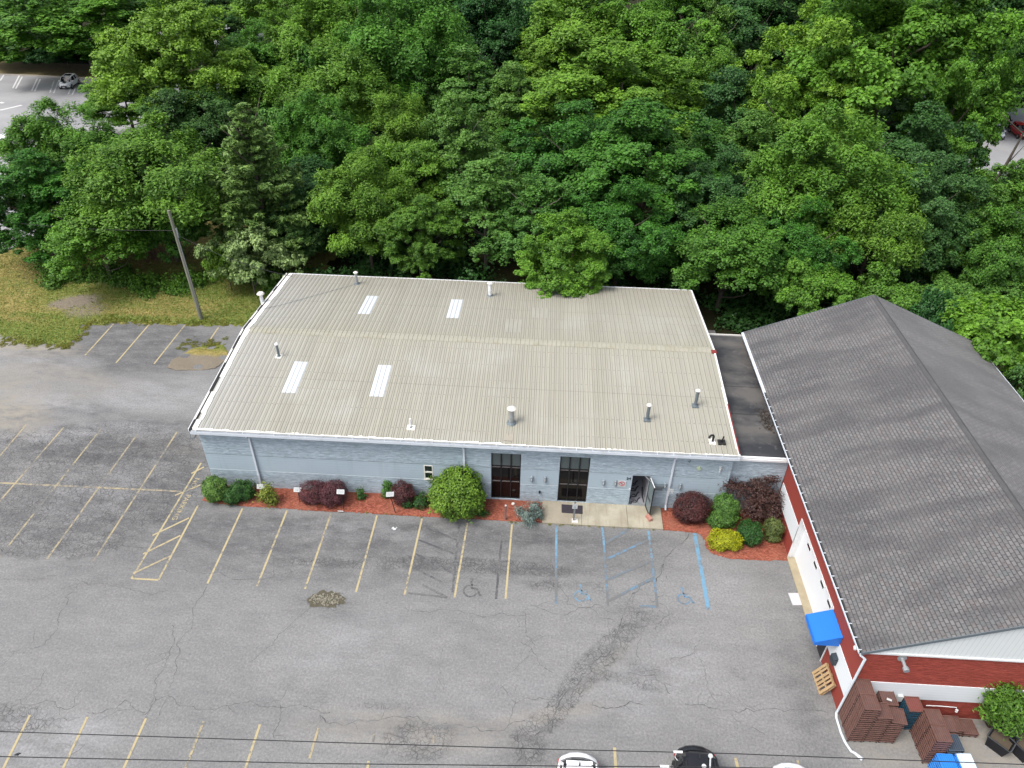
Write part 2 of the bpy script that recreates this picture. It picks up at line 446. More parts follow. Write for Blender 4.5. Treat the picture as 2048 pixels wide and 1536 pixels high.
def mat_paint(name, col, wear):
    t = NT(name); p = t.pos()
    n = t.noise(p, 4.5, 6, .75); n2 = t.noise(p, .45, 4)
    f = t.mapr(t.math('ADD', n, t.math('MULTIPLY', t.math('SUBTRACT', n2, .5), .7)), wear-.08, wear+.08, 1, 0)
    c = t.mix(t.noise(p, 9, 3), tuple(k*.8 for k in col), tuple(min(1,k*1.15) for k in col))
    c = t.mix(t.math('SUBTRACT', 1.0, f), c, (.15,.15,.148))
    return t.done(t.bsdf(c, .85, None, 0, .2))
M['yellow_paint'] = mat_paint('yellow_paint', (.43,.36,.21), .59)
M['yellow_worn'] = mat_paint('yellow_worn', (.38,.32,.20), .50)
M['blue_paint'] = mat_paint('blue_paint', (.15,.29,.41), .56)
M['blue_worn'] = mat_paint('blue_worn', (.13,.23,.33), .455)
M['black_paint'] = mat_paint('black_paint', (.085,.086,.092), .50)
M['white_paint'] = mat_paint('white_paint', (.6,.6,.6), .66)

def mat_lawn():
    t = NT('dry_lawn'); p = t.pos()
    g = t.attr('green')
    n = t.noise(p, .35, 7, .7); n2 = t.noise(t.scalev(p,(.7,1.3,1)), 2.4, 6, .75); n3 = t.noise(p, 9, 4, .8)
    f = t.math('ADD', g, t.math('MULTIPLY', t.math('SUBTRACT', n, .5), 1.6), False)
    c = t.mix(t.mapr(f, .25, .75), (.36,.30,.105), (.125,.205,.032))
    c = t.mix(t.mapr(n2, .40, .62, 0, .75), c, (.15,.135,.035))
    c = t.mix(t.mapr(n2, .52, .40, 0, .45), c, (.36,.27,.115))
    c = t.mix(t.mapr(n3, .5, .7, .0, .5), c, (.37,.30,.13))
    c = t.mix(t.mapr(n3, .5, .34, .0, .6), c, (.06,.065,.018))
    b = t.attr('bare')
    c = t.mix(t.mapr(t.math('ADD', b, t.math('MULTIPLY', t.math('SUBTRACT', n2, .5), 1.2)), .45, .8), c, t.mix(n3, (.15,.125,.10), (.30,.26,.20)))
    return t.done(t.bsdf(c, .95, t.bump(n3, .8, .12), 0, .1))
M['lawn'] = mat_lawn()
def mat_forest_floor():
    t = NT('forest_floor'); p = t.pos()
    c = t.mix(t.noise(p, .5, 6, .7), (.014,.013,.008), (.028,.032,.012))
    c = t.mix(t.mapr(t.noise(p, 4, 5), .5, .7, 0, .6), c, (.04,.027,.017))
    return t.done(t.bsdf(c, .95, None, 0, .1))
M['forest_floor'] = mat_forest_floor()
def mat_mulch():
    t = NT('red_mulch'); p = t.pos()
    v = t.n('ShaderNodeTexVoronoi', 'Color', None, Vector=t.scalev(p,(1,1.7,1)), Scale=11.0)
    s1 = t.n('ShaderNodeSeparateColor', 0, None, i0=v)
    c = t.mix(s1, (.15,.042,.028), (.34,.115,.075))
    c = t.mix(t.mapr(t.noise(p, .9, 5), .45, .7, 0, .5), c, (.25,.105,.07))
    return t.done(t.bsdf(c, .95, t.bump(t.noise(p, 16, 3), .7, .04), 0, .1))
M['mulch'] = mat_mulch()
def mat_concrete():
    t = NT('concrete'); p = t.pos()
    c = t.mix(t.mapr(t.noise(p, .9, 6, .6), .35, .65), (.30,.27,.205), (.41,.38,.30))
    sx = t.n('ShaderNodeSeparateXYZ', 0, None, i0=p)
    c = t.mix(t.mapr(sx, 2.4, 3.2, .45, 0), c, (.23,.195,.15))
    st = t.noise(t.scalev(p, (5,.5,1)), 1.2, 4)
    c = t.mix(t.mapr(st, .5, .72, 0, .35), c, (.2,.17,.12))
    c = t.mix(t.mapr(t.noise(p, 12, 4), .55, .75, 0, .25), c, (.18,.16,.13))
    return t.done(t.bsdf(c, .9))
M['concrete'] = mat_concrete()
M['sill_concrete'] = plain('sill_concrete', (.33,.28,.19), .9, var=.25, vs=3)
M['gravel'] = plain('gravel', (.085,.078,.055), .95, var=.5, vs=7)
def mat_wood_pole():
    t = NT('pole_wood'); p = t.pos()
    c = t.mix(t.noise(t.scalev(p,(6,6,.4)), 2, 5), (.10,.11,.085), (.27,.26,.21))
    return t.done(t.bsdf(c, .9))
M['pole'] = mat_wood_pole()
M['bark'] = plain('bark', (.09,.075,.06), .95, var=.4, vs=4)
M['bark_grey'] = plain('bark_grey', (.16,.14,.12), .95, var=.35, vs=4)

# ------------------------------------------------------------------ ground and paving
rng = np.random.default_rng(7)
g_ = MB(); g_.box(-700, 700, -120, 1100, -.6, -.12)
tag(g_.build('ground', M['forest_floor']), kind='structure')

def inside(poly, x, y):
    n = len(poly); c = np.zeros(x.shape, bool); j = n-1
    for i in range(n):
        xi, yi = poly[i]; xj, yj = poly[j]
        cond = ((yi > y) != (yj > y)) & (x < (xj-xi)*(y-yi)/(yj-yi+1e-12)+xi)
        c ^= cond; j = i
    return c
def vnoise(x, y, scale, seed=0):
    out = np.empty(x.shape); fx = x.ravel(); fy = y.ravel(); o = out.ravel()
    for i in range(fx.size): o[i] = mnoise.noise(Vector((fx[i]*scale+seed, fy[i]*scale-seed, seed*.37)))
    return out
def grid_sheet(name, mat, x0, x1, y0, y1, step, z, keep=None, attrs=None, zfun=None, parent=None, jitter=0):
    xs = np.arange(x0, x1+step*.5, step); ys = np.arange(y0, y1+step*.5, step)
    X, Y = np.meshgrid(xs, ys)
    Z = np.full(X.shape, z) if zfun is None else zfun(X, Y)
    nx, ny = len(xs), len(ys)
    if jitter:
        X = X + rng.uniform(-jitter, jitter, X.shape); Y = Y + rng.uniform(-jitter, jitter, Y.shape)
    co = np.stack([X.ravel(), Y.ravel(), Z.ravel()], 1)
    idx = np.arange(nx*ny).reshape(ny, nx)
    q = np.stack([idx[:-1,:-1].ravel(), idx[:-1,1:].ravel(), idx[1:,1:].ravel(), idx[1:,:-1].ravel()], 1)
    if keep is not None:
        cx = co[q,0].mean(1); cy = co[q,1].mean(1); q = q[keep(cx, cy)]
    me = bpy.data.meshes.new(name)
    me.vertices.add(len(co)); me.vertices.foreach_set('co', co.ravel())
    me.loops.add(len(q)*4); me.loops.foreach_set('vertex_index', q.ravel())
    me.polygons.add(len(q)); me.polygons.foreach_set('loop_start', np.arange(len(q))*4)
    me.polygons.foreach_set('loop_total', np.full(len(q), 4))
    me.update(); me.validate()
    for k, fn in (attrs or {}).items():
        a = me.attributes.new(k, 'FLOAT', 'POINT'); a.data.foreach_set('value', fn(X.ravel(), Y.ravel()).astype(np.float32))
    me.materials.append(mat)
    me.polygons.foreach_set('use_smooth', [True]*len(me.polygons))
    o = bpy.data.objects.new(name, me); COL.objects.link(o)
    if parent: o.parent = parent
    return o

def blob(x, y, px, py, rx, ry, ang=0, soft=.5):
    c = G(px, py); a = math.radians(ang)
    dx = x-c.x; dy = y-c.y
    u = (dx*math.cos(a)+dy*math.sin(a))/rx; v = (-dx*math.sin(a)+dy*math.cos(a))/ry
    d = np.sqrt(u*u+v*v)
    return np.clip((1+soft-d)/soft/1.6, 0, 1)
def blobs(lst):
    def f(x, y):
        o = np.zeros(x.shape)
        for b in lst: o = np.maximum(o, b[-1]*blob(x, y, *b[:-1]))
        return o
    return f
ALLIG = [(960,1132,5.2,.45,0,.6,1.0),(700,1128,4,.35,0,.6,.55),(160,950,7.5,3.8,-8,.5,1.0),(60,1075,5,1.2,0,.6,1.0),(230,880,5,1.6,0,.7,.85),
         (1205,1310,2.6,.55,48,.7,1.0),(1130,1400,2.6,.45,48,.7,.95),(1250,1360,1.6,.3,-12,.9,.6),(1080,1450,1.3,.5,40,.8,.8),(830,1480,2.0,.9,0,.5,.55),
         (1260,1235,.9,.9,50,.8,.55),(1330,1240,1.2,.8,30,.9,.4),(650,1200,1.0,.5,0,.8,.7),(30,1435,1.6,.6,0,.6,.9),(430,935,4,1.2,0,.8,.45),(1300,1340,1.4,.4,-15,.9,.5),
         (1060,1500,.8,.8,45,.8,.6),(1120,1170,2.5,.5,0,.8,.45),(470,1000,1.,2,0,.8,.2),(1500,1350,2,.5,-20,.9,.35),(760,1410,3,.2,0,.8,.5)]
DARK = [(780,1062,15,.9,0,.5,1.0),(560,1075,9,1.5,0,.5,.9),(800,1090,15,1.6,0,.4,.62),(600,1115,12,1.8,0,.5,.55),(1180,1080,6,1.4,0,.6,.4),(210,910,4.5,.45,0,.9,1.0),(300,845,3.5,.35,3,.9,.9),(170,820,2.5,.5,0,.9,.9),(340,975,2.5,2.2,0,.7,.7),(60,885,6,.2,0,.9,.8),(500,1140,7,.25,0,.9,.6),(380,1090,8,.2,0,.9,.5),(240,900,7,1.4,0,.6,.85),(330,850,5,.8,0,.8,.7),(180,1040,10,2.2,0,.6,.5),
        (300,1050,6,4.0,0,.6,.45),(250,690,8,3.8,0,.35,.85),(60,830,3,1.5,0,.8,.55),(960,1132,5,.5,0,.9,.8),(700,1150,4,.4,0,.9,.4),(650,1210,2.2,.7,-20,.9,.4),
        (1610,1400,.8,3.5,0,.8,.5),(1630,1300,.7,3.0,0,.8,.5),(1560,1150,1.5,1,0,.9,.35),(1180,1340,2.2,.5,45,.9,.22),(1050,1520,1.4,1.0,30,.8,.5),(900,1450,6,.3,3,.9,.4),(120,1510,5,.5,0,.9,.2),(600,1380,6,1.5,20,1,.12),(1350,1480,7,1,-5,1,.1)]  # blobs along the red west wall: stain plus painted shade at its foot
SAND = [(15,820,3.2,1.6,-30,.6,1.0),(0,770,3,1.6,-10,.8,.7),(60,745,4,1.2,0,.8,.5),(30,690,4.5,1.1,-5,.7,.95),(1100,1430,2.0,.35,12,.8,.6),(830,1460,4.4,.9,0,.5,.42),(160,750,3,.6,-20,.8,.55),(1200,1345,2.0,.3,46,.8,.3),(1820,1500,2.2,2.2,0,.6,.55),(1950,1470,2.5,2.2,0,.6,.9),(400,900,3,.5,0,1,.25),(120,790,4,1,20,1,.3)]
PALE = [(90,800,3.5,1.0,-10,.8,.9),(300,790,4,1.6,0,.7,.8),(90,870,4,1.0,10,.8,.9),(250,855,2,.6,0,.8,.7),(60,720,4,1.0,-5,.8,.9),(210,980,2.5,1.5,30,.8,.5),(310,860,1.5,.6,0,.8,.7),
        (100,1480,3.0,1.2,0,.35,.9),(700,1290,2.5,1.2,20,.9,.5),(1380,1330,2.0,1.5,20,.8,.55),(1290,1380,3,1.2,20,.8,.5),(1420,1160,2,1.8,60,.8,.4),(720,1060,5,.6,0,.9,.5),(1000,1390,5,1,0,.9,.25),(330,770,4,.6,0,.9,.5)]
lot = grid_sheet('parking_lot', M['asphalt'], -75, 48, -14, 53, .3, 0.0, keep=lambda x, y: ~((x > 31.3) & (y > 25)) & ~((x > 15) & (y > 46)),
    attrs=dict(alligator=blobs(ALLIG), dark=blobs(DARK), sand=blobs(SAND), pale=blobs(PALE)))
tag(lot, kind='structure')

def strip(mb, a, b, w, z=.006):
    a = Vector(a); b = Vector(b); d = (b-a).normalized(); nrm = Vector((-d.y, d.x, 0))*w/2
    mb.quad(*[Vector((p.x, p.y, z)) for p in (a-nrm, b-nrm, b+nrm, a+nrm)])
LZ = [0]
def line_obj(p, q, w, mat, name='stall_line', z=.006):
    LZ[0] += 1; z += LZ[0]*.00015
    mb = MB(); a, b = G(*p), G(*q)
    n = max(1, int((b-a).length/1.2)); strip(mb, a, b, w, z)
    return mb.build(name, mat, lot)
YEL = [((485,1017),(415,1167)),((574,1021),(514,1172)),((662,1027),(610,1178)),((754,1031),(712,1184)),((844,1037),(809,1190)),((935,1046),(909,1195)),((1024,1049),(1011,1198))]
for a, b in YEL: line_obj(a, b, .11, M['yellow_paint'])
for a, b in (((127,855),(-92,1108)),((203,857),(0,1113)),((275,868),(94,1118)),((354,864),(187,1122)),((52,850),(-160,1100))): line_obj(a, b, .11, M['yellow_worn'])
line_obj((-120,960),(363,983), .13, M['yellow_worn'])
for a, b in (((402,926),(263,1157)),((263,1157),(317,1160)),((396,1011),(317,1160)),((350,991),(406,968)),((305,1071),(378,1036)),((286,1108),(361,1071)),((266,1147),(341,1112)),((383,947),(408,934))):
    line_obj(a, b, .11, M['yellow_paint'], 'hatch_line', .006 if a[0] != 350 else .010)
for a, b in (((227,648),(170,711)),((300,647),(232,726)),((370,650),(308,728)),((437,655),(417,684))): line_obj(a, b, .11, M['yellow_paint'])
for (x, y), q in {(60,1430):(-5,1560),(175,1434):(115,1560),(292,1437):(237,1560),(407,1443):(362,1560),(520,1449):(483,1560)}.items(): line_obj((x,y), q, .11, M['yellow_paint'])
line_obj((637,1456),(619,1517), .11, M['yellow_worn']); line_obj((749,1468),(746,1485), .10, M['yellow_worn']); line_obj((868,1470),(867,1486), .10, M['yellow_worn'])
line_obj((737,1522),(732,1560), .11, M['yellow_paint']); line_obj((1229,1495),(1233,1560), .13, M['yellow_paint']); line_obj((1471,1516),(1481,1560), .13, M['yellow_paint']); line_obj((1595,1521),(1606,1560), .11, M['yellow_worn'])
for a, b in (((1113,1048),(1112.5,1112)),((1205,1055),(1208,1090))): line_obj(a, b, .14, M['blue_paint'])
line_obj((1112.5,1112),(1112,1208), .14, M['blue_worn']); line_obj((1208,1090),(1216,1212), .14, M['blue_worn'])
line_obj((1297,1062),(1304,1122), .14, M['blue_paint']); line_obj((1304,1122),(1315,1214), .14, M['blue_worn'])
line_obj((1389,1067),(1417,1219), .22, M['blue_paint'])
for a, b in (((1212,1086),(1256,1060)),((1210,1120),(1297,1080)),((1213,1160),(1303,1122)),((1216,1203),(1308,1155)),((1278,1213),(1314,1213))): line_obj(a, b, .16, M['blue_worn'], 'hatch_line', .010)
# markings blacked out under a later layout
for a, b in (((918,1050),(905,1185)),((1006,1048),(992,1198)),((815,1186),(895,1195)),((843,1052),(915,1080)),((838,1080),(915,1110)),((832,1108),(912,1150)),((826,1135),(885,1165)),((845,1170),(895,1195))):
    line_obj(a, b, .13, M['black_paint'], 'blacked_out_line', -.004)

def wheelchair(c, s, up, mat, z, parent=None, vertical=False, name='accessibility_symbol'):
    """flat figure: C centre, S height, UP the direction of its top in the plane"""
    up = Vector(up).normalized()
    nrm = Vector((0,-1,0)) if vertical else Vector((0,0,1))
    rt = up.cross(nrm) if not vertical else Vector((1,0,0))
    P = lambda x, y: Vector(c) + rt*(x*s) + up*(y*s)
    mb = MB()
    def seg(a, b, w):
        A = P(*a); B = P(*b); d = (B-A).normalized(); k = d.cross(nrm)*w*s/2
        mb.quad(A-k, B-k, B+k, A+k)
    hd = [P(-.05+.08*math.cos(k*math.pi/5), .43+.08*math.sin(k*math.pi/5)) for k in range(10)]
    mb.add(hd, [tuple(range(10))])
    seg((-.05,.33),(-.02,-.02),.09); seg((-.02,-.02),(.22,-.02),.09); seg((.22,-.02),(.33,-.33),.09); seg((.33,-.33),(.42,-.30),.08); seg((-.04,.15),(.18,.13),.07)
    pr = None
    for k in range(13):
        a = math.radians(100+k*20); q = (-.05+.27*math.cos(a), -.14+.27*math.sin(a))
        if pr: seg(pr, q, .075)
        pr = q
    return mb.build(name, mat, parent)
o = wheelchair(G(1164,1187)+Vector((0,0,.006)), 1.25, (0,1,0), M['blue_paint'], 0, lot)
o = wheelchair(G(1369,1193)+Vector((0,0,.006)), 1.2, (0,1,0), M['blue_worn'], 0, lot)
o = wheelchair(G(944,1176)+Vector((0,0,.004)), 1.4, (0,1,0), M['black_paint'], 0, lot)

def text_mesh(name, body, size, mat, mtx, parent=None, extrude=0, align='LEFT'):
    cu = bpy.data.curves.new('t', 'FONT'); cu.body = body; cu.size = size; cu.extrude = extrude; cu.align_x = align
    cu.resolution_u = 2
    tmp = bpy.data.objects.new('t', cu); COL.objects.link(tmp)
    bpy.context.view_layer.update()
    me = bpy.data.meshes.new_from_object(tmp.evaluated_get(bpy.context.evaluated_depsgraph_get()))
    bpy.data.objects.remove(tmp); bpy.data.curves.remove(cu)
    off = origin_of(parent) if parent else Vector((0,0,0))
    me.transform(Matrix.Translation(-off) @ mtx)
    me.materials.clear(); me.materials.append(mat); me.name = name
    o = bpy.data.objects.new(name, me); COL.objects.link(o)
    if parent: o.parent = parent
    return o
def flat_text(body, at, size, xdir, mat, stretch=1.0):
    x = Vector(xdir).normalized(); y = Vector((-x.y, x.x, 0)); z = Vector((0,0,1))
    mtx = Matrix((x*stretch, y, z)).transposed().to_4x4(); mtx.translation = Vector(at)
    return text_mesh('painted_lettering', body, size, mat, mtx, lot)
a = G(391,956); flat_text('NO', (a.x, a.y, .008), .46, (-.02,-1,0), M['yellow_paint'], 1.1)
a = G(373,989); flat_text('PARKING', (a.x, a.y, .008), .46, (-.02,-1,0), M['yellow_paint'], 1.1)

# long cracks, jagged
def jag(pts, lev=4, amp=.10):
    pts = [Vector((p[0], p[1], 0)) for p in pts]
    for k in range(lev):
        out = [pts[0]]
        for a, b in zip(pts, pts[1:]):
            L = (b-a).length; d = (b-a).normalized() if L else Vector((1,0,0))
            mpt = (a+b)/2 + Vector((-d.y, d.x, 0))*random.gauss(0, amp)*L
            out += [mpt, b]
        pts = out
    return pts
random.seed(3)
CRK = [([(1378,1066),(1335,1112),(1290,1168),(1245,1235)],.045),([(1245,1235),(1180,1325),(1120,1400),(1065,1480),(1030,1536)],.06),([(-40,1084),(120,1087),(300,1093),(480,1107),(640,1118)],.035),
 ([(-40,884),(110,889),(240,893),(420,898)],.045),([(-20,934),(120,939)],.03),([(415,1168),(385,1225),(352,1290),(340,1375)],.03),([(157,1167),(120,1225),(90,1290),(20,1305)],.028),
 ([(145,1160),(215,1168),(262,1180),(330,1182)],.03),([(628,1205),(590,1240),(545,1290),(500,1325)],.028),([(640,1125),(560,1150),(430,1145),(330,1140)],.028),([(810,1215),(910,1222),(1000,1227),(1060,1228)],.03),
 ([(850,975+50),(700,1150),(640,1195)],.02),([(1060,1210),(1190,1208),(1260,1222)],.028),([(345,1250),(330,1330),(312,1400),(290,1430)],.028),([(40,1398),(110,1403),(155,1410)],.03),([(85,1338),(52,1400)],.025),
 ([(290,1425),(250,1400),(175,1425)],.028),([(310,1400),(360,1412),(430,1418),(500,1402),(600,1408),(660,1425)],.028),([(560,1410),(548,1475)],.025),([(640,1430),(740,1442),(860,1450),(960,1462),(1050,1440)],.035),
 ([(1042,1285),(1080,1330),(1105,1345)],.028),([(1050,1225),(1052,1270),(1070,1290)],.024),([(890,1290),(880,1340),(870,1400)],.018),([(1400,1318),(1412,1370),(1436,1405)],.028),
 ([(1370,1408),(1430,1418),(1480,1426),(1540,1417),(1600,1418),(1660,1424)],.032),([(1340,1320),(1388,1308),(1392,1292)],.028),([(1255,1345),(1310,1350),(1340,1388)],.04),([(1180,1410),(1240,1413),(1290,1411)],.035),
 ([(1300,1200),(1340,1230),(1310,1260)],.028),([(1330,1180),(1300,1240),(1280,1280),(1285,1330)],.025),([(1450,1380),(1510,1420)],.02),([(1470,1290),(1520,1300),(1560,1340)],.018),
 ([(560,1103),(548,1150),(520,1175)],.018),([(780,1075),(775,1130),(770,1160)],.018),([(870,1100),(1000,1120),(1180,1128),(1210,1138)],.028),([(0,1160),(60,1160),(120,1150)],.02),([(170,1490),(120,1530)],.03),
 ([(60,1440),(110,1440),(160,1436)],.03),([(1120,1175),(1135,1210),(1180,1215),(1230,1240)],.025),([(1390,1445),(1450,1440),(1530,1470)],.016),([(0,1000),(90,1010),(190,1012)],.018),([(1000,1370),(1080,1395),(1110,1400)],.02)]
cm = MB()
for px, wd in CRK:
    pts = jag([G(*q) for q in px])
    for i, (a, b) in enumerate(zip(pts, pts[1:])):
        w = wd*(.5+.9*random.random()); strip(cm, a, b, w, .0035)
    # side branches
    for k in range(max(1, int(len(pts)/14))):
        i = random.randrange(len(pts)-1); d = (pts[i+1]-pts[i]).normalized() if (pts[i+1]-pts[i]).length > 1e-4 else Vector((1,0,0))
        s_ = random.choice((-1,1)); e = pts[i] + (d*random.uniform(.3,1) + Vector((-d.y,d.x,0))*s_*random.uniform(.5,1.2))*random.uniform(.4,1.3)
        br = jag([pts[i], e], 3, .12)
        for a, b in zip(br, br[1:]): strip(cm, a, b, wd*.5*(.5+random.random()), .0045)
cm.build('cracks', M['crack'], lot)

# pothole with broken gravel
po = MB(); c = G(651,1199)
random.seed(11)
ring = [(c.x+1.0*math.cos(t)*(1+.18*random.uniform(-1,1)), c.y+.55*math.sin(t)*(1+.2*random.uniform(-1,1)), .007) for t in [k*math.pi/14 for k in range(28)]]
po.add(ring, [tuple(range(28))]); po.build('pothole', M['gravel'], lot)
po = MB()
for k in range(210):
    a = random.uniform(0, 6.283); q = random.random()**.6*(.85+.22*math.sin(3*a+1)*math.sin(5*a)); s_ = random.uniform(.02,.07)
    x, y = c.x+q*math.cos(a)*.95, c.y+q*math.sin(a)*.5
    po.hexa([(x+s_*random.uniform(.7,1.2)*math.cos(t), y+s_*random.uniform(.7,1.2)*math.sin(t), .006) for t in (0,1.57,3.14,4.71)],
            [(x+s_*.6*math.cos(t), y+s_*.6*math.sin(t), .006+s_*.7) for t in (0,1.57,3.14,4.71)])
M['pale_stone'] = plain('pale_stone', (.24,.225,.175), .95, var=.55, vs=12)
tag(po.build('pothole_gravel', M['pale_stone']), kind='stuff', label='loose pale gravel filling the pothole in the asphalt', cat='gravel')

# lawn behind the west lot
lawn_poly = [(-75,44.5)] + [tuple(G(*q)[:2]) for q in ((0,672),(60,690),(130,696),(150,672),(172,646),(300,647),(420,652),(485,650))] + [(-20.6,50.6),(-20.2,51.6),(-20,66),(-34,72),(-49.5,64),(-53,59),(-75,57)]
def lawn_keep(x, y):
    n = np.array([mnoise.noise(Vector((a*.9, b*.9, 3))) for a, b in zip(x, y)])*.55
    n2 = np.array([mnoise.noise(Vector((a*3, b*3, 8))) for a, b in zip(x, y)])*.25
    return inside(lawn_poly, x+n+n2, y+n+n2)
GREEN = [(60,670,10,1.6,-6,.6,.95),(130,660,4,3,-20,.6,.8),(20,560,6,6,0,.8,.35),(350,600,3,6,0,.9,.2),(460,560,5,6,0,.8,.7),(300,640,14,.6,0,.6,.8),(470,630,3,3,0,.7,.8),(330,560,12,1.2,10,.8,.75),(180,590,6,2.5,0,.8,.7),(500,600,2,7,0,.6,.8)]
BARE = [(150,605,2.2,1.2,20,.7,.9),(170,620,2,1.5,0,.7,.7),(300,570,5,.4,5,.9,.7),(60,560,2,5,20,.8,.4),(120,700,8,.5,-5,.5,.6)]
lw = grid_sheet('lawn', M['lawn'], -75, -19.5, 43, 72, .25, .02, keep=lawn_keep, attrs=dict(green=blobs(GREEN), bare=blobs(BARE)),
    zfun=lambda X, Y: .02 + .15*np.clip((Y-51)/8, 0, 1), jitter=.05)
tag(lw, kind='structure')
# earth island by the building
c1 = [(333,735),(345,720),(380,700),(420,688),(446,690),(456,705),(450,722),(430,738),(390,741),(350,741)]
ip = [tuple(G(*q)[:2]) for q in c1]
def isl_keep(x, y): return inside(ip, x, y)
isl = grid_sheet('dirt_island', M['lawn'], min(p[0] for p in ip)-.3, max(p[0] for p in ip)+.3, min(p[1] for p in ip)-.3, max(p[1] for p in ip)+.3, .1, .03, keep=isl_keep,
    attrs=dict(green=lambda x, y: np.clip((y-46.2)*1.0, 0, 1), bare=lambda x, y: np.clip(1.2-(y-45.2)*.8, 0, 1)), zfun=lambda X, Y: .03+.04*np.sin(X*2)*np.sin(Y*2.3), jitter=.03)
tag(isl, kind='structure')

# far asphalt areas
fl = MB(); fl.add([(-210,59.5,-.10),(-53.2,59.5,-.10),(-50.5,66,-.10),(-50,80,-.10),(-52,122.2,-.10),(-210,126.5,-.10)], [(0,1,2,3,4,5)])
far_lot = tag(fl.build('far_parking_lot', M['far_asphalt']), kind='structure')
cb = MB(); cb.beam((-210,126.6,-.04),(-52,122.3,-.04), .3, .16); cb.build('curb', M['curb'], far_lot)
def far_line(p, q, w=.14):
    mb = MB(); strip(mb, G(*p), G(*q), w, -.094); mb.build('stall_line', M['white_paint'], far_lot)
for a, b in (((9,146),(0,160)),((38,150),(25,175)),((44,152),(31,176)),((74,156),(63,180)),((80,157),(69,181)),((108,160),(99,184)),((116,162),(107,185)),((151,174),(144,188)),((143,172),(136,187)),((-8,143),(-28,170))): far_line(a, b, .22)
far_line((0,219),(43,209), .5); far_line((0,203),(6,205), .5); far_line((150,217),(186,222), .3)
rl = MB(); rl.add([(46,60,-.1),(180,60,-.1),(180,135,-.1),(50,135,-.1)], [(0,1,2,3)])
tag(rl.build('side_parking_lot', M['far_asphalt']), kind='structure')
rd = MB(); rd.add([(-80,146,-.1),(-42,150,-.1),(-40,162,-.1),(-80,164,-.1)], [(0,1,2,3)])
tag(rd.build('back_road', M['far_asphalt']), kind='structure')
fg = MB(); fg.add([(-210,127,-.09),(-52,122.6,-.09),(-52,131,-.09),(-210,135,-.09)], [(0,1,2,3)])
M['verge'] = plain('verge_grass', (.16,.125,.055), .95, var=.3, vs=.8, dirt=(.06,.08,.02), dirtamt=.8)
tag(fg.build('grass_verge', M['verge']), kind='structure')

sy_ = MB(); sy_.add([(31.2,24.9,-.06),(60,24.9,-.06),(60,59.9,-.06),(31.2,59.9,-.06)], [(0,1,2,3)])
tag(sy_.build('side_yard', M['verge']), kind='structure')

# entrance walk and mulch beds
wk = MB(); wk.box(.82, 3.2, 30.17, 32.05, -.1, .10); wk.box(3.22, 5.98, 30.17, 32.05, -.1, .10); wk.box(6.0, 8.08, 30.17, 32.05, -.1, .10)
tag(wk.build('entrance_walk', M['concrete']), kind='structure')
def mulch_bed(name, poly, seed):
    xs = [p[0] for p in poly]; ys = [p[1] for p in poly]
    def kf(x, y): return inside(poly, x, y)
    def zf(X, Y):
        d = np.full(X.shape, 9.0)
        for a, b in zip(poly, poly[1:]+poly[:1]):
            ax, ay = a; bx, by = b; L2 = (bx-ax)**2+(by-ay)**2+1e-9
            t_ = np.clip(((X-ax)*(bx-ax)+(Y-ay)*(by-ay))/L2, 0, 1)
            d = np.minimum(d, np.hypot(X-ax-t_*(bx-ax), Y-ay-t_*(by-ay)))
        return .015+.13*np.clip(d/.5, 0, 1)+rng.uniform(-.012, .012, X.shape)
    return tag(grid_sheet(name, M['mulch'], min(xs), max(xs), min(ys), max(ys), .08, .1, keep=kf, zfun=zf, jitter=.02), kind='structure')
p_ = [tuple(G(*q)[:2]) for q in ((403,1001),(440,1008),(500,1014),(600,1020),(720,1026),(860,1034),(950,1038),(1010,1042),(1084,1046))]
mulch_bed('mulch_bed', p_ + [(.80,31.99),(-19.6,31.99)], 1)
p_ = [tuple(G(*q)[:2]) for q in ((1325,1060),(1370,1064),(1400,1068),(1408,1080),(1411,1095),(1425,1109),(1460,1118),(1520,1121),(1577,1122))]
mulch_bed('mulch_bed', p_ + [(15.08,28.3),(15.08,32.25),(11.9,32.25),(8.1,31.99)], 2)

# ------------------------------------------------------------------ the blue-grey hall
BX0, BX1, BY0, BY1 = -19.85, 11.8, 32.0, 50.75
EZ, RZ, RY = 4.82, 5.68, 41.3            # eave and ridge
hall = empty('warehouse', (-4, 32, 0), 'long blue-grey block warehouse with ribbed tan metal roof and white gutter', 'building')

def wall_open(mb, x0, x1, z0, z1, y0, y1, ops):
    xs = sorted({x0, x1, *[o[0] for o in ops], *[o[1] for o in ops]})
    for a, b in zip(xs, xs[1:]):
        zz = z0
        for o in sorted([o for o in ops if o[0] <= a+1e-6 and o[1] >= b-1e-6], key=lambda o: o[2]):
            if o[2] > zz+1e-4: mb.box(a, b, y0, y1, zz, o[2])
            zz = o[3]
        if zz < z1-1e-4: mb.box(a, b, y0, y1, zz, z1)
OPS = [(-2.38,-.60,.10,3.86),(1.72,3.50,.12,3.86),(6.12,7.18,.10,2.62),(-6.47,-5.92,1.45,2.62)]
w_ = MB(); wall_open(w_, BX0, BX1, -.1, EZ-.1, BY0, BY0+.25, OPS)
w_.box(BX0, BX0+.25, BY0+.25, BY1-.25, -.1, EZ-.1); w_.box(BX1-.25, BX1, BY0+.25, BY1-.25, -.1, EZ-.1); w_.box(BX0, BX1, BY1-.25, BY1, -.1, EZ-.1)
for xx in (BX0+.01, BX1-.24): w_.hexa([(xx,BY0,EZ-.1),(xx+.23,BY0,EZ-.1),(xx+.23,BY1,EZ-.1),(xx,BY1,EZ-.1)], [(xx,RY-.3,RZ-.13),(xx+.23,RY-.3,RZ-.13),(xx+.23,RY+.3,RZ-.13),(xx,RY+.3,RZ-.13)])
w_.build('wall', M['blue_block'], hall)

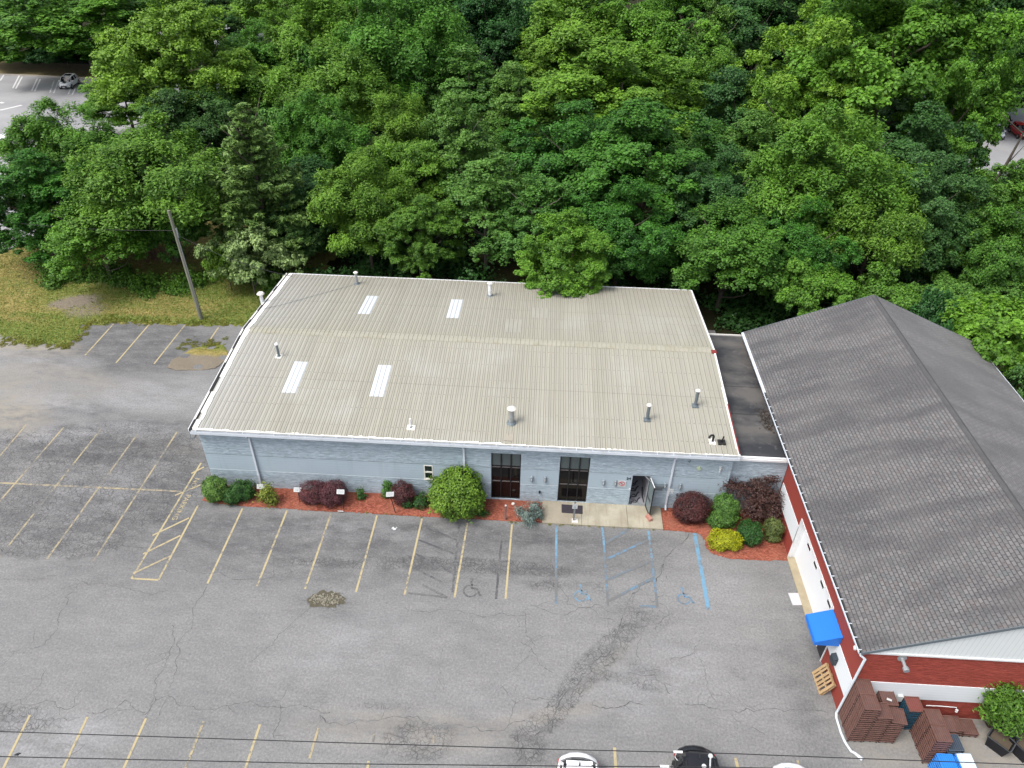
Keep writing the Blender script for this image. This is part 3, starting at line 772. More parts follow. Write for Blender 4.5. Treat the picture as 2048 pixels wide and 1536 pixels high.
# ribbed roof: two slopes, real ribs
def ribbed(y0, z0, y1, z1, name):
    mb = MB(); x = BX0-.12; x_end = BX1+.10; prof = []
    while x < x_end-.30:
        prof += [(x,0),(x+.205,0),(x+.225,.032),(x+.262,.032),(x+.282,0)]
        x += .305
    prof += [(x,0),(x_end,0)]
    vs = []; n = len(prof); ys = np.linspace(0, 1, 7)
    for t_ in ys:
        for (px_, h) in prof: vs.append((px_, y0+(y1-y0)*t_, z0+(z1-z0)*t_+h+.004*math.sin(px_*1.7+t_*5)))
    fs = []
    for r_ in range(len(ys)-1):
        for i in range(n-1):
            a = r_*n+i
            fs.append((a, a+1, a+n+1, a+n) if y1 > y0 else (a+n, a+n+1, a+1, a))
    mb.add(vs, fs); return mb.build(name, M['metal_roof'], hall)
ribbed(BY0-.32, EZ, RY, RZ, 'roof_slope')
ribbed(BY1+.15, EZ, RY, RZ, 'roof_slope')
sl = MB(); sl.add([(BX0-.1,BY0-.3,EZ-.03),(BX1+.1,BY0-.3,EZ-.03),(BX1+.1,RY,RZ-.03),(BX0-.1,RY,RZ-.03),(BX1+.1,BY1+.13,EZ-.03),(BX0-.1,BY1+.13,EZ-.03)], [(0,1,2,3),(3,2,4,5)])
sl.build('roof_underlay', M['interior_dark'], hall)
def rib_profile(x0, n):
    x = x0; prof = []
    for k in range(n): prof += [(x,0),(x+.205,0),(x+.225,.032),(x+.262,.032),(x+.282,0)]; x += .305
    return prof + [(x,0)]
rc = MB(); prof = rib_profile(BX0-.12, 104); n = len(prof)
for s_ in (-1, 1):
    vs = [(a, RY+s_*yy, RZ+.020-(.0886*yy)+h) for yy in (0,.34) for a, h in prof]
    rc.add(vs, [(i, i+1, n+i+1, n+i) for i in range(n-1)])
    rc.beam((BX0-.1,RY+s_*.345,RZ-.018),(BX1+.1,RY+s_*.345,RZ-.018), .012, .03)
rc.build('ridge_cap', M['ridge_cap'], hall)

def slope_z(y): 
    return EZ + (RZ-EZ)*((y-(BY0-.32))/(RY-BY0+.32)) if y < RY else EZ + (RZ-EZ)*((BY1+.15-y)/(BY1+.15-RY))
def on_rib(x): return BX0-.12 + round((x-(BX0-.12))/.305)*.305
def sheet_on_roof(name, cx, ya, yb, ribs, mat, lift):
    mb = MB(); prof = rib_profile(on_rib(cx-ribs*.1525), ribs); n = len(prof)
    mb.add([(a, y, slope_z(y)+h+lift) for y in (ya, yb) for a, h in prof], [(i, i+1, n+i+1, n+i) for i in range(n-1)])
    return mb.build(name, mat, hall)
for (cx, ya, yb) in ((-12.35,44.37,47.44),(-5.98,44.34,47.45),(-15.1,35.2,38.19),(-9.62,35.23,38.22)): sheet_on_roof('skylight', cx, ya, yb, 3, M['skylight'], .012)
M['patch_sheet'] = plain('patch_sheet', (.325,.315,.27), .5, var=.15)
for (cx, ya, yb) in ((-1.75,42.6,44.6),(.05,45.0,46.6)): sheet_on_roof('roof_patch', cx, ya, yb, 4, M['patch_sheet'], .008)

# gutter with straps, sealant, fascia
gy = BY0-.33
gm = MB(); gm.box(BX0-.2, BX1+.15, gy-.15, gy-.01, EZ-.20, EZ-.185); gm.box(BX0-.2, BX1+.15, gy-.165, gy-.14, EZ-.20, EZ-.01); gm.box(BX0-.2, BX1+.15, gy-.02, gy, EZ-.185, EZ-.03)
x = BX0+.1
while x < BX1: gm.box(x, x+.035, gy-.16, gy+.02, EZ-.012, EZ+.004); x += .93
gm.build('gutter', M['gutter_white'], hall)
gi = MB(); gi.box(BX0-.18, BX1+.13, gy-.138, gy-.022, EZ-.184, EZ-.14); gi.build('gutter_sludge', plain('gutter_sludge', (.10,.085,.07), .9, var=.5, vs=2), hall)
fa = MB(); fa.box(BX0-.1, BX1+.1, BY0-.30, BY0-.0, EZ-.12, EZ-.06); fa.build('soffit', M['white_trim'], hall)
random.seed(5); se = MB(); se.box(BX0-.1, BX1+.05, BY0-.335, BY0-.30, EZ+.008, EZ+.04); x = BX0-.1
while x < BX1+.05:
    wdt = random.uniform(.12,.4); d_ = random.uniform(.05,.17)*(1 if x < -2 else .6)
    se.box(x, x+wdt, BY0-.333, BY0-.335+d_, EZ+.012, EZ+.042+.0886*d_); x += wdt+random.choice((0,0,.05,.12 if x > -2 else 0))
se.build('eave_sealant', M['sealant'], hall)
# west rake: white membrane with black gaps, then a black edge trim
def rake(x, w, zoff, thick, mat, name, segs=None, seed=1):
    mb = MB(); random.seed(seed)
    def seg(ya, yb, xa, xb):
        za, zb = slope_z(ya)+zoff, slope_z(yb)+zoff
        mb.hexa([(xa,ya,za-thick),(xb,ya,za-thick),(xb,yb,zb-thick),(xa,yb,zb-thick)], [(xa,ya,za),(xb,ya,za),(xb,yb,zb),(xa,yb,zb)])
    if segs is None: seg(BY0-.32, RY, x, x+w); seg(RY, BY1+.15, x, x+w)
    else:
        for (ya, yb, xa, xb) in segs: seg(ya, yb, xa, xb)
    return mb.build(name, mat, hall)
rake(BX0-.32, .17, .02, .24, M['tar'], 'rake_edge')
random.seed(8); segs = []; y = BY0-.2
while y < BY1+.05:
    L = random.uniform(.5,1.5); yb = min(y+L, BY1+.1)
    if y < RY < yb: yb = RY
    near = y < 36
    gap = (random.random() < .35) and y < 40
    segs.append((y, yb, BX0-.14+(.17 if gap else 0), BX0+.16+random.uniform(-.02,.06)))
    if random.random() < .6: segs.append((y, yb, BX0-.31, BX0-.25))
    y = yb
rake(0, 0, .045, .03, M['sealant'], 'rake_membrane', segs)
rake(BX0-.36, .04, .05, .2, M['white_trim'], 'rake_trim')
rake(BX1+.08, .10, .05, .28, M['white_trim'], 'rake_trim')
rake(0, 0, .06, .05, M['red_trim'], 'rake_stain_strip', [(BY0-.2,36.0,BX1+.12,BX1+.19)])
rake(0, 0, .06, .05, M['red_trim'], 'rake_stain_strip', [(40.9,41.25,BX1-.1,BX1+.25)])
rake(0, 0, .06, .02, M['sealant'], 'rake_membrane', [(32.2,37.5,BX1+.01,BX1+.09)])
bt = MB(); bt.box(BX0-.1, BX1+.1, BY1+.15, BY1+.22, EZ-.12, EZ+.03); bt.build('back_eave_trim', M['white_trim'], hall)

# downspouts
def downspout(x, ztop=EZ-.15):
    mb = MB(); mb.beam((x,gy-.08,ztop),(x,gy-.02,ztop-.25), .10, .08, 0, (0,1,0)); mb.beam((x,gy-.02,ztop-.22),(x,BY0-.075,ztop-.45), .10, .08, 0, (0,1,0))
    mb.box(x-.055, x+.055, BY0-.12, BY0-.03, .3, ztop-.4); mb.beam((x,BY0-.075,.33),(x+.0,BY0-.33,.14), .10, .08, 0, (0,1,0))
    for z in (1.2, 3.2): mb.box(x-.075, x+.075, BY0-.125, BY0-.001, z, z+.03)
    mb.build('downspout', M['gutter_white'], hall)
for x in (-16.8, -4.0, 8.37): downspout(x)

# tall storefront windows
def storefront(x0, x1, z0, z1):
    fr = MB(); y = BY0+.10; t_ = .055
    fr.box(x0, x0+t_, y-.05, y+.05, z0, z1); fr.box(x1-t_, x1, y-.05, y+.05, z0, z1); fr.box(x0+t_, x1-t_, y-.05, y+.05, z1-t_, z1); fr.box(x0+t_, x1-t_, y-.05, y+.05, z0, z0+.07)
    w3 = (x1-x0)/3
    for k in (1,2): fr.box(x0+w3*k-.035, x0+w3*k+.035, y-.052, y+.048, z0+.07, z1-t_)
    f = fr.build('window_frame', M['black_metal'], hall)
    H = z1-z0; za, zb = z0+H*.38, z0+H*.69
    for z in (za, zb):
        ln = MB(); ln.box(x0+.05, x1-.05, y-.045, y+.043, z-.02, z+.02); ln.build('glazing_bar', M['bar_grey'], f)
    g = MB(); g.box(x0+.01, x1-.01, y+.01, y+.02, z0+.01, zb+.05); g.build('pane', M['glass_dark'], f)
    g = MB(); g.box(x0+.01, x1-.01, y+.012, y+.022, zb+.12, z1-.01); g.build('transom_pane', M['glass_blind'], f)
    g = MB(); g.box(x0+.01, x1-.01, y+.011, y+.021, zb+.05, zb+.12); g.build('transom_shade', M['black_metal'], f)
storefront(*OPS[0]); storefront(*OPS[1])
# small sash window
x0, x1, z0, z1 = OPS[3]; fr = MB(); y = BY0+.02
fr.box(x0, x0+.06, y-.04, y+.06, z0, z1); fr.box(x1-.05, x1, y-.04, y+.06, z0, z1); fr.box(x0+.06, x1-.05, y-.04, y+.06, z1-.06, z1); fr.box(x0+.06, x1-.05, y-.04, y+.06, z0, z0+.08); fr.box(x0+.06, x1-.05, y-.042, y+.058, (z0+z1)/2-.03, (z0+z1)/2+.05)
fr.box(x0-.03, x1+.03, y-.07, y-.041, z0-.04, z0+.03)
f = fr.build('sash_window', M['window_frame'], hall)
g = MB(); g.box(x0+.02, x1-.02, y+.01, y+.02, z0+.02, z1-.02); g.build('pane', plain('pane_green', (.012,.022,.018), .08, spec=.6), f)

# doorway: floor with dark curly lines, open glazed door
x0, x1, z0, z1 = OPS[2]
al_ = MB(); al_.box(x0, x1, BY0+.25, BY0+2.6, .03, .10); al_.box(x0-.05, x0, BY0+.25, BY0+2.6, .1, 2.7); al_.box(x1, x1+.05, BY0+.25, BY0+2.6, .1, 2.7); al_.box(x0, x1, BY0+2.6, BY0+2.65, .1, 2.7)
vest = al_.build('entrance_lobby', M['interior'], hall)
fp = MB()
def wave(x, y, s_, flip=1):
    pts = [(-.42,-.25),(-.3,-.2),(-.28,-.02),(-.1,-.05),(.06,-.06),(.18,.0),(.22,.15),(.34,.34),(.46,.42)]
    fp.tube([(x+p[0]*s_, y+p[1]*s_*1.2, .115) for p in pts], .035, 5)
    fp.tube([(x-.15*s_, y+.16*s_, .115), (x+.02*s_, y+.2*s_, .115), (x+.12*s_, y+.1*s_, .115)], .03, 5)
for k in range(4): wave(x0+.42, BY0+.28+k*.5, .75)
fp.tube([(x1-.08,BY0+.25,.12),(x1-.12,BY0+.9,.13),(x1-.06,BY0+1.6,.12)], .04, 5)
fp.build('floor_pattern', M['ink'], vest)
th = MB(); th.box(x0, x1, BY0-.02, BY0+.25, .10, .125); th.build('threshold', M['galv'], hall)
hx, hy = x1-.02, BY0-.02; ex, ey = 7.33, 31.08
d_ = Vector((ex-hx, ey-hy, 0)); L = d_.length; d_.normalize(); nrm = Vector((-d_.y, d_.x, 0))
def dp(s_, z, o_=0): return Vector((hx, hy, z)) + d_*s_ + nrm*o_
def dbox(mb, s0, s1, za, zb, t_=.045): mb.hexa([dp(s0,za,-t_/2), dp(s1,za,-t_/2), dp(s1,za,t_/2), dp(s0,za,t_/2)], [dp(s0,zb,-t_/2), dp(s1,zb,-t_/2), dp(s1,zb,t_/2), dp(s0,zb,t_/2)])
fr = MB(); dbox(fr, 0, .07, .13, 2.55); dbox(fr, L-.08, L, .13, 2.55); dbox(fr, .07, L-.08, 2.47, 2.55); dbox(fr, .07, L-.08, .13, .24); dbox(fr, .07, L-.08, 1.10, 1.16, .05)
door = fr.build('door', M['black_metal'], hall)
g = MB(); dbox(g, .05, L-.06, .2, 2.5, .012); g.build('pane', M['door_glass'], door)
g = MB(); g.beam(dp(.05,2.56), dp(L,2.56), .05, .03); g.build('top_edge', M['white_trim'], door)
g = MB(); g.beam(dp(.35,2.5,-.03), (x1-.35,BY0+.05,2.58), .03, .03); g.build('door_closer', M['galv'], door)
g = MB(); g.beam(dp(L-.05,1.0,-.05), dp(L-.05,1.4,-.05), .03, .03); g.build('handle', M['galv'], door)
bx = MB(); bx.box(7.45, 8.0, BY0-.2, BY0-.005, 1.85, 2.02); bx.box(7.47, 7.98, BY0-.16, BY0-.004, 1.62, 1.85); bx.build('letter_box', M['galv_dark'], hall)
# house number, prohibition sign, sensors
def vert_mtx(x, y, z): 
    mt = Matrix(((1,0,0),(0,0,-1),(0,1,0))).transposed().to_4x4()
    mt = Matrix(((1,0,0,x),(0,0,-1,y),(0,1,0,z),(0,0,0,1))); return mt
text_mesh('house_number', '24', .27, M['ink'], vert_mtx(5.76, BY0-.02, 2.26), hall, .01)
sg = MB(); sg.box(5.27, 5.78, BY0-.04, BY0-.005, 1.62, 2.14); ps = sg.build('wall_sign', M['sign_white'], hall)
rg = MB(); pts = [(5.525+.17*math.cos(k*math.pi/10), BY0-.046, 1.93+.15*math.sin(k*math.pi/10)) for k in range(21)]
rg.tube(pts, .016, 5, cap=False); rg.beam((5.41,BY0-.046,2.03),(5.64,BY0-.046,1.83), .02, .03, 0, (0,1,0)); rg.build('prohibition_ring', M['sign_red'], ps)
text_mesh('sign_lettering', 'P', .2, M['ink'], vert_mtx(5.46, BY0-.045, 1.86), ps)
mb = MB()
for k in range(2): mb.box(5.36, 5.69-.06*k, BY0-.044, BY0-.0405, 1.70-.05*k, 1.715-.05*k)
mb.build('sign_text_line', M['sign_grey'], ps)
def sconce(x, z):
    mb = MB(); mb.tube([(x,BY0-.07,z-.2),(x,BY0-.07,z+.2)], [.085,.085], 10); mb.tube([(x,BY0-.07,z-.23),(x,BY0-.07,z-.2)], [.05,.09], 10); mb.tube([(x,BY0-.07,z+.2),(x,BY0-.07,z+.23)], [.09,.05], 10)
    mb.box(x-.06, x+.06, BY0-.03, BY0-.001, z-.13, z+.13)
    o = mb.build('wall_light', M['sconce'], hall)
    b = MB(); b.tube([(x,BY0-.16,z-.07),(x,BY0-.16,z+.07)], .02, 6); b.build('lens', M['cap_light'], o)
for x in (.08,.89,4.42,5.13,8.11,9.01): sconce(x, 1.97)
def flood(x, mat):
    mb = MB(); mb.box(x-.18, x+.18, BY0-.2, BY0-.02, 4.33, 4.45); mb.box(x-.05, x+.05, BY0-.08, BY0-.001, 4.4, 4.5); mb.build('floodlight', mat, hall)
flood(-4.49, M['galv_dark']); flood(11.15, M['cap_light'])
mb = MB(); mb.tube([(9.88,BY0-.13,3.5),(9.88,BY0-.002,3.5)], [.10,.13], 12); mb.build('alarm_bell', plain('pale_green', (.42,.5,.33), .5), hall)
mb = MB(); mb.tube([(11.1,BY0-.12,3.33),(11.1,BY0-.12,3.58)], .05, 8); mb.box(11.03, 11.17, BY0-.1, BY0-.001, 3.55, 3.68); mb.build('camera_housing', M['sign_white'], hall)
mb = MB(); mb.box(.55,.66, BY0-.08, BY0-.001, .78, .95); mb.build('hose_bib', M['ink'], hall)
mb = MB(); mb.box(6.0,6.08, BY0-.08, BY0-.001, 1.4, 1.55); mb.build('door_bell', M['sign_white'], hall)
mb = MB(); mb.tube([(9.2,BY0-.02,3.95),(9.25,BY0-.12,4.0),(9.3,BY0-.04,4.12)], .02, 6); mb.build('conduit', M['galv_dark'], hall)
mb = MB(); mb.tube([(BX0-.35,BY0-.3,4.45),(BX0-.3,BY0-.5,4.3),(BX0-.05,BY0-.45,4.33),(BX0,BY0-.1,4.4)], .035, 8); mb.build('conduit', M['galv_dark'], hall)
# cable lying over the roof
mb = MB(); mb.tube([(BX0-.1,44.3,slope_z(44.3)+.06),(-18.7,45.2,slope_z(45.2)+.06),(-17.2,46.6,slope_z(46.6)+.06),(-15.8,47.9,slope_z(47.9)+.06),(-14.3,49.2,slope_z(49.2)+.08)], .013, 6); mb.build('roof_cable', M['galv_dark'], hall)

def vent(x, y, h, rad, mat, base='tar', cap=True, capm='cap_light', skirt=.2):
    z = slope_z(y); mb = MB(); mb.tube([(x,y,z-.05),(x,y,z+h)], rad, 12); mb.tube([(x,y,z+h*.45),(x,y,z+h*.45+.04)], rad*1.12, 12)
    o = mb.build('roof_vent', M[mat], hall)
    b = MB(); b.tube([(x,y,z),(x,y,z+.12)], [rad*1.9, rad*1.25], 12); b.build('vent_collar', M['galv_dark'], o)
    b = MB(); b.box(x-skirt, x+skirt, y-skirt, y+skirt, z-.02, z+.05); b.build('flashing', M[base], o)
    if cap:
        b = MB(); b.tube([(x,y,z+h-.02),(x,y,z+h+.05),(x,y,z+h+.12)], [rad*1.25, rad*1.7, rad*.9], 14); b.build('vent_cap', M[capm], o)
    return o
vent(-14.19,49.52,.95,.11,'galv','galv_dark'); vent(-3.71,48.35,1.05,.13,'white_trim','galv'); vent(-16.85,38.6,.95,.08,'galv_dark','sealant',capm='white_trim')
vent(-7.2,32.7,.7,.055,'white_trim','sealant',False,skirt=.17); vent(-1.28,33.51,1.05,.16,'galv','galv_dark'); vent(6.86,34.31,1.1,.10,'galv_dark','galv_dark'); vent(9.93,35.73,1.15,.10,'galv_dark','galv_dark')
b = MB(); b.box(-7.42,-6.95,32.5,32.9, slope_z(32.7)-.02, slope_z(32.7)+.055); b.build('flashing_patch', M['sealant'], hall)
b = MB(); b.box(-1.62,-1.12,32.0,33.2, slope_z(32.0)-.05, slope_z(32)+.052); b.build('flashing_patch', plain('rust_streak', (.33,.3,.25), .8), hall)
z = slope_z(32.7); mb = MB(); mb.tube([(10.55,32.75,z),(10.55,32.75,z+.42),(10.5,32.72,z+.52),(10.38,32.68,z+.55),(10.28,32.62,z+.5),(10.24,32.55,z+.4)], .065, 10)
o = mb.build('gooseneck_vent', M['black_metal'], hall); b = MB(); b.box(10.35,10.7,32.5,33.0,z-.02,z+.05); b.build('flashing', M['sealant'], o)
mb = MB(); mb.tube([(11.05,32.65,z),(11.1,32.68,z+.5)], .045, 8); mb.tube([(11.05,32.65,z+.2),(10.85,32.6,z+.22)], .03, 6)
o = mb.build('roof_vent', M['black_metal'], hall); b = MB(); b.box(10.85,11.28,32.5,32.9,z-.02,z+.09); b.build('flashing', M['tar'], o)
# west side stack standing beyond the rake
mb = MB(); mb.tube([(BX0-.45,45.6,3.2),(BX0-.45,45.6,5.95)], .12, 12); o = mb.build('wall_flue', M['white_trim'], hall)
b = MB(); b.tube([(BX0-.45,45.6,5.9),(BX0-.45,45.6,6.0),(BX0-.45,45.6,6.1)], [.17,.28,.2], 14); b.build('vent_cap', M['cap_light'], o)

# ------------------------------------------------------------------ flat roofed link
annex = empty('link_building', (13.5, 32.3, 0), 'low flat-roofed link with dark stained membrane joining the two buildings', 'building')
AX0, AX1, AY0, AY1, AZ = BX1+.002, 15.08, 32.28, 45.5, 4.1
w_ = MB(); w_.box(AX0, AX1, AY0, AY0+.25, -.1, AZ-.02); w_.build('wall', M['blue_block'], annex)
w_ = MB(); w_.box(AX0, AX1, AY1-.25, AY1, -.1, AZ-.02); w_.build('back_wall', M['blue_block'], annex)
w_ = MB(); w_.box(AX0, AX1, AY0+.02, AY1-.02, AZ-.02, AZ+.10); w_.build('roof', M['flat_roof'], annex)
w_ = MB(); w_.box(AX0+.3, AX1-.02, AY0-.10, AY0+.04, AZ-.06, AZ+.22); w_.box(AX0+.3, AX1-.02, AY0-.14, AY0-.101, AZ-.02, AZ+.12); w_.build('parapet_cap', M['white_trim'], annex)
w_ = MB(); w_.box(AX0, AX1, AY1-.02, AY1+.08, AZ-.05, AZ+.2); w_.build('back_cap', M['cap_light'], annex)
for xx in (13.5, 13.85):
    w_ = MB(); w_.box(xx,xx+.22,AY0-.18,AY0-.001,2.25,2.5); w_.build('meter_box', M['sign_white'], annex)
w_ = MB(); w_.box(AX0+.0, AX0+.03, AY0-.03, AY0-.001, 0, 4.0); w_.build('expansion_joint', M['galv_dark'], annex)
# debris on the link roof in a drift by the eave
lv = MB(); random.seed(21)
for k in range(160):
    x = 14.5+random.gauss(0,.18); y = 35.9+random.gauss(0,.55); s_ = random.uniform(.05,.12); a = random.uniform(0,3.1)
    if x > 14.9: continue
    lv.add([(x+s_*math.cos(a),y+s_*math.sin(a),AZ+.13),(x+s_*.6*math.cos(a+1.5),y+s_*.6*math.sin(a+1.5),AZ+.16),(x-s_*math.cos(a),y-s_*math.sin(a),AZ+.12)], [(0,1,2)])
M['dead_leaves'] = plain('dead_leaves', (.05,.035,.025), .9, var=.4, vs=6)
tag(lv.build('leaf_litter', M['dead_leaves']), 'drift of dead leaves on the flat link roof', 'leaves', kind='stuff')

# ------------------------------------------------------------------ the red building
RX0, RX1, RYS, RYN = 15.1, 30.85, 19.3, 44.75
REZ, RRZ, RRX = 4.95, 8.42, 22.88
red = empty('red_building', (23, 19.3, 0), 'red painted block building with grey shingle gable roof and white siding band', 'building')
REC0, REC1, RECZ = 22.8, 28.6, 3.15       # recessed bay on the west wall
w_ = MB()
def red_side_w(mb, za, zb, skip=True):
    if za < RECZ:
        mb.box(RX0, RX0+.35, RYS, REC0, za, min(zb,RECZ)); mb.box(RX0, RX0+.35, REC1, RYN, za, min(zb,RECZ))
        if zb > RECZ: mb.box(RX0, RX0+.35, RYS, RYN, RECZ, zb)
    else: mb.box(RX0, RX0+.35, RYS, RYN, za, zb)
red_side_w(w_, -.1, 4.85)
w_.build('wall', M['red_wall'], red)
w_ = MB(); w_.box(RX0+.001, RX1, RYS-.002, RYS+.3, -.1, 4.85); w_.build('front_wall', M['red_block'], red)
w_ = MB(); w_.box(RX1-.3, RX1, RYS+.3, RYN, -.1, 4.85); w_.box(RX0+.35, RX1-.3, RYN-.3, RYN, -.1, 4.85)
w_.add([(RX0+.01,RYN-.002,4.85),(RX1-.01,RYN-.002,4.85),(RRX,RYN-.002,8.25)], [(0,1,2),(2,1,0)]); w_.build('back_wall', M['red_wall'], red)
# white band
b1, b2 = 1.22, 2.52
w_ = MB(); w_.box(RX0-.03, RX0-.001, REC1, AY0-.15, b1, b2); w_.build('siding_band', M['white_siding'], red)
w_ = MB(); w_.box(RX0-.03, RX0-.001, RYS-.02, 21.9, b1, b2); w_.build('siding_band', M['white_siding'], red)
w_ = MB(); w_.box(RX0-.03, RX1, RYS-.035, RYS-.004, b1+.2, b2+.1); w_.build('siding_band', M['white_siding'], red)
# bay
w_ = MB(); w_.box(RX0+.352, RX0+.40, REC0, REC1, -.05, RECZ+.1); bay = w_.build('bay_panel', plain('bay_white', (.72,.74,.76), .5, var=.04), red)
w_ = MB(); w_.box(RX0-.03, RX0+.351, REC1-.004, REC1+.05, 0, RECZ+.02); w_.box(RX0-.03, RX0+.351, REC0-.05, REC0+.002, 0, RECZ+.02); w_.box(RX0-.03, RX0+.351, REC0, REC1, RECZ-.0, RECZ+.05)
w_.box(RX0+.12, RX0+.16, REC1-.02, REC1-.0045, 0, RECZ-.02); w_.build('bay_jamb', M['white_trim'], red)
w_ = MB(); w_.box(RX0-.10, RX0+.351, 19.6+3.2, REC1-.05, -.05, .06); w_.build('sill', M['sill_concrete'], red)
for yc in (27.5, 26.25, 25.0, 23.78):
    w_ = MB(); w_.box(RX0+.325, RX0+.3515, yc-.29, yc+.29, 2.05, 2.30); f = w_.build('bay_window', M['white_trim'], red)
    w_ = MB(); w_.box(RX0+.315, RX0+.326, yc-.24, yc+.24, 2.09, 2.26); w_.build('pane', M['glass_dark'], f)
# gable
w_ = MB(); w_.add([(RX0-.2,RYS-.03,4.86),(RX1+.2,RYS-.03,4.86),(RRX,RYS-.03,RRZ-.12),(RX0-.2,RYS+.2,4.86),(RX1+.2,RYS+.2,4.86),(RRX,RYS+.2,RRZ-.12)], [(0,1,2),(5,4,3),(0,3,4,1)]); w_.build('gable', M['gable_siding'], red)
w_ = MB(); w_.box(RX0-.3, RX1+.3, RYS-.08, RYS-.031, 4.80, 4.90); w_.build('gable_trim', M['white_trim'], red)
# roof slabs with uv in metres
EX0, EX1 = 14.75, 31.05
def roof_slab(name, xe, ze, xr, zr, y0, y1):
    me = bpy.data.meshes.new(name); off = origin_of(red); t_ = .14
    co = [(xe,y0,ze),(xe,y1,ze),(xr,y1,zr),(xr,y0,zr),(xe,y0,ze-t_),(xe,y1,ze-t_),(xr,y1,zr-t_),(xr,y0,zr-t_)]
    L = math.hypot(xr-xe, zr-ze)
    fs = [(0,3,2,1),(4,5,6,7),(0,4,7,3),(1,2,6,5),(0,1,5,4)] if xe < xr else [(0,1,2,3),(7,6,5,4),(3,7,4,0),(5,6,2,1),(4,5,1,0)]
    me.from_pydata([(a-off.x,b-off.y,c-off.z) for a, b, c in co], [], fs)
    uv = me.uv_layers.new(name='UVMap'); tab = [(y0,0),(y1,0),(y1,L),(y0,L)]*2
    for p in me.polygons:
        for li in p.loop_indices: uv.data[li].uv = tab[me.loops[li].vertex_index]
    me.materials.append(M['shingle']); o = bpy.data.objects.new(name, me); COL.objects.link(o); o.parent = red
    return o
roof_slab('roof_slope', EX0, REZ, RRX, RRZ, RYS-.12, RYN+.12)
roof_slab('roof_slope', EX1, REZ, RRX, RRZ, RYS-.12, RYN+.12)
sw = (RRZ-REZ)/(RRX-EX0); se_ = (RRZ-REZ)/(EX1-RRX)
w_ = MB(); 
w_.add([(RRX-.16,RYS-.13,RRZ-.16*sw+.015),(RRX,RYS-.13,RRZ+.03),(RRX+.16,RYS-.13,RRZ-.16*se_+.015),(RRX-.16,RYN+.13,RRZ-.16*sw+.015),(RRX,RYN+.13,RRZ+.03),(RRX+.16,RYN+.13,RRZ-.16*se_+.015)], [(0,1,4,3),(1,2,5,4)])
w_.build('ridge_cap', plain('ridge_shingle', (.075,.075,.078), .9, var=.3, vs=4), red)
for yy in (RYS-.15, RYN+.121):
    w_ = MB()
    for (xa, za, xb, zb) in ((EX0,REZ,RRX,RRZ),(RRX,RRZ,EX1,REZ)): w_.hexa([(xa,yy,za-.17),(xb,yy,zb-.17),(xb,yy+.028,zb-.17),(xa,yy+.028,za-.17)], [(xa,yy,za+.01),(xb,yy,zb+.01),(xb,yy+.028,zb+.01),(xa,yy+.028,za+.01)])
    w_.build('rake_trim', M['galv_dark'], red)
w_ = MB(); w_.box(EX0-.12, EX0-.10, RYS-.1, RYN+.1, REZ-.16, REZ-.02); w_.box(EX0-.12, EX0-.01, RYS-.1, RYN+.1, REZ-.16, REZ-.14); w_.box(EX0-.14, EX0-.12, RYS-.1, RYN+.1, REZ-.04, REZ-.02)
y = RYS
while y < 37.6: w_.box(EX0-.13, EX0+.06, y, y+.03, REZ-.035, REZ+.012); y += .62+.25*((int(y*7)%3)/3)
w_.box(EX0-.11, EX0+.02, 37.8, RYN+.1, REZ-.06, REZ+.008)
w_.build('gutter', M['gutter_white'], red)
w_ = MB(); w_.box(EX1+.02, EX1+.05, RYS-.1, RYN+.1, REZ-.14, REZ+.005); w_.build('drip_edge', M['gutter_white'], red)
w_ = MB(); w_.box(EX0-.099, EX0-.012, RYS-.08, 37.7, REZ-.139, REZ-.10); w_.build('gutter_grime', M['tar'], red)
w_ = MB(); w_.box(EX0, RX0, RYS-.05, RYN, 4.78, 4.80); w_.build('soffit', M['white_trim'], red)
# corner downspout trailing over the asphalt
w_ = MB()
w_.tube([(14.72,19.28,4.82),(14.78,19.22,4.66),(15.0,19.16,4.5),(15.02,19.16,.35),(14.98,19.12,.12),(14.93,18.9,.07),(14.93,18.2,.06),(14.98,17.75,.06),(15.12,17.35,.06),(15.30,17.25,.06)], .058, 8)
w_.tube([(15.28,17.26,.06),(15.52,17.0,.06)], [.06,.09], 8); w_.build('downspout', M['gutter_white'], red)
w_ = MB(); w_.tube([(14.65,19.55,4.75),(14.65,19.55,4.62)], [.1,.07], 8); w_.build('gutter_outlet', M['white_trim'], red)
# exhaust on the front wall
w_ = MB(); w_.tube([(16.62,RYS-.01,4.55),(16.62,RYS-.05,4.55)], .2, 14); w_.tube([(16.62,RYS-.04,4.55),(16.62,RYS-.5,4.5)], .075, 10); w_.tube([(16.62,RYS-.45,4.5),(16.62,RYS-.62,4.48)], [.13,.13], 12); w_.build('exhaust_pipe', M['galv'], red)
w_ = MB(); w_.tube([(18.9,RYS-.06,1.0),(19.6,RYS-.06,1.02),(20.3,RYS-.06,.98),(20.35,RYS-.1,.8)], .022, 6); w_.tube([(20.35,RYS-.1,.86),(20.35,RYS-.12,.72)], .06, 8); w_.build('conduit', M['white_trim'], red)
w_ = MB(); w_.box(17.35,17.6,RYS-.16,RYS-.036,1.35,1.75); w_.build('junction_box', M['sign_white'], red)
# doorway below the awning, mail box
w_ = MB(); w_.box(RX0-.02, RX0-.001, 21.95, 22.7, .02, 2.35); w_.build('side_door', M['interior_dark'], red)
w_ = MB(); w_.beam((RX0-.05,21.93,.0),(RX0-.05,21.93,2.4), .05, .05); w_.build('door_jamb', M['white_trim'], red)
w_ = MB(); w_.box(RX0-.24, RX0-.031, 20.75, 21.15, 1.45, 1.85); w_.add([(RX0-.24,20.75,1.851),(RX0-.031,20.75,1.95),(RX0-.031,21.15,1.95),(RX0-.24,21.15,1.851)], [(0,1,2,3)]); w_.build('mail_box', plain('charcoal', (.03,.04,.05), .5), red)

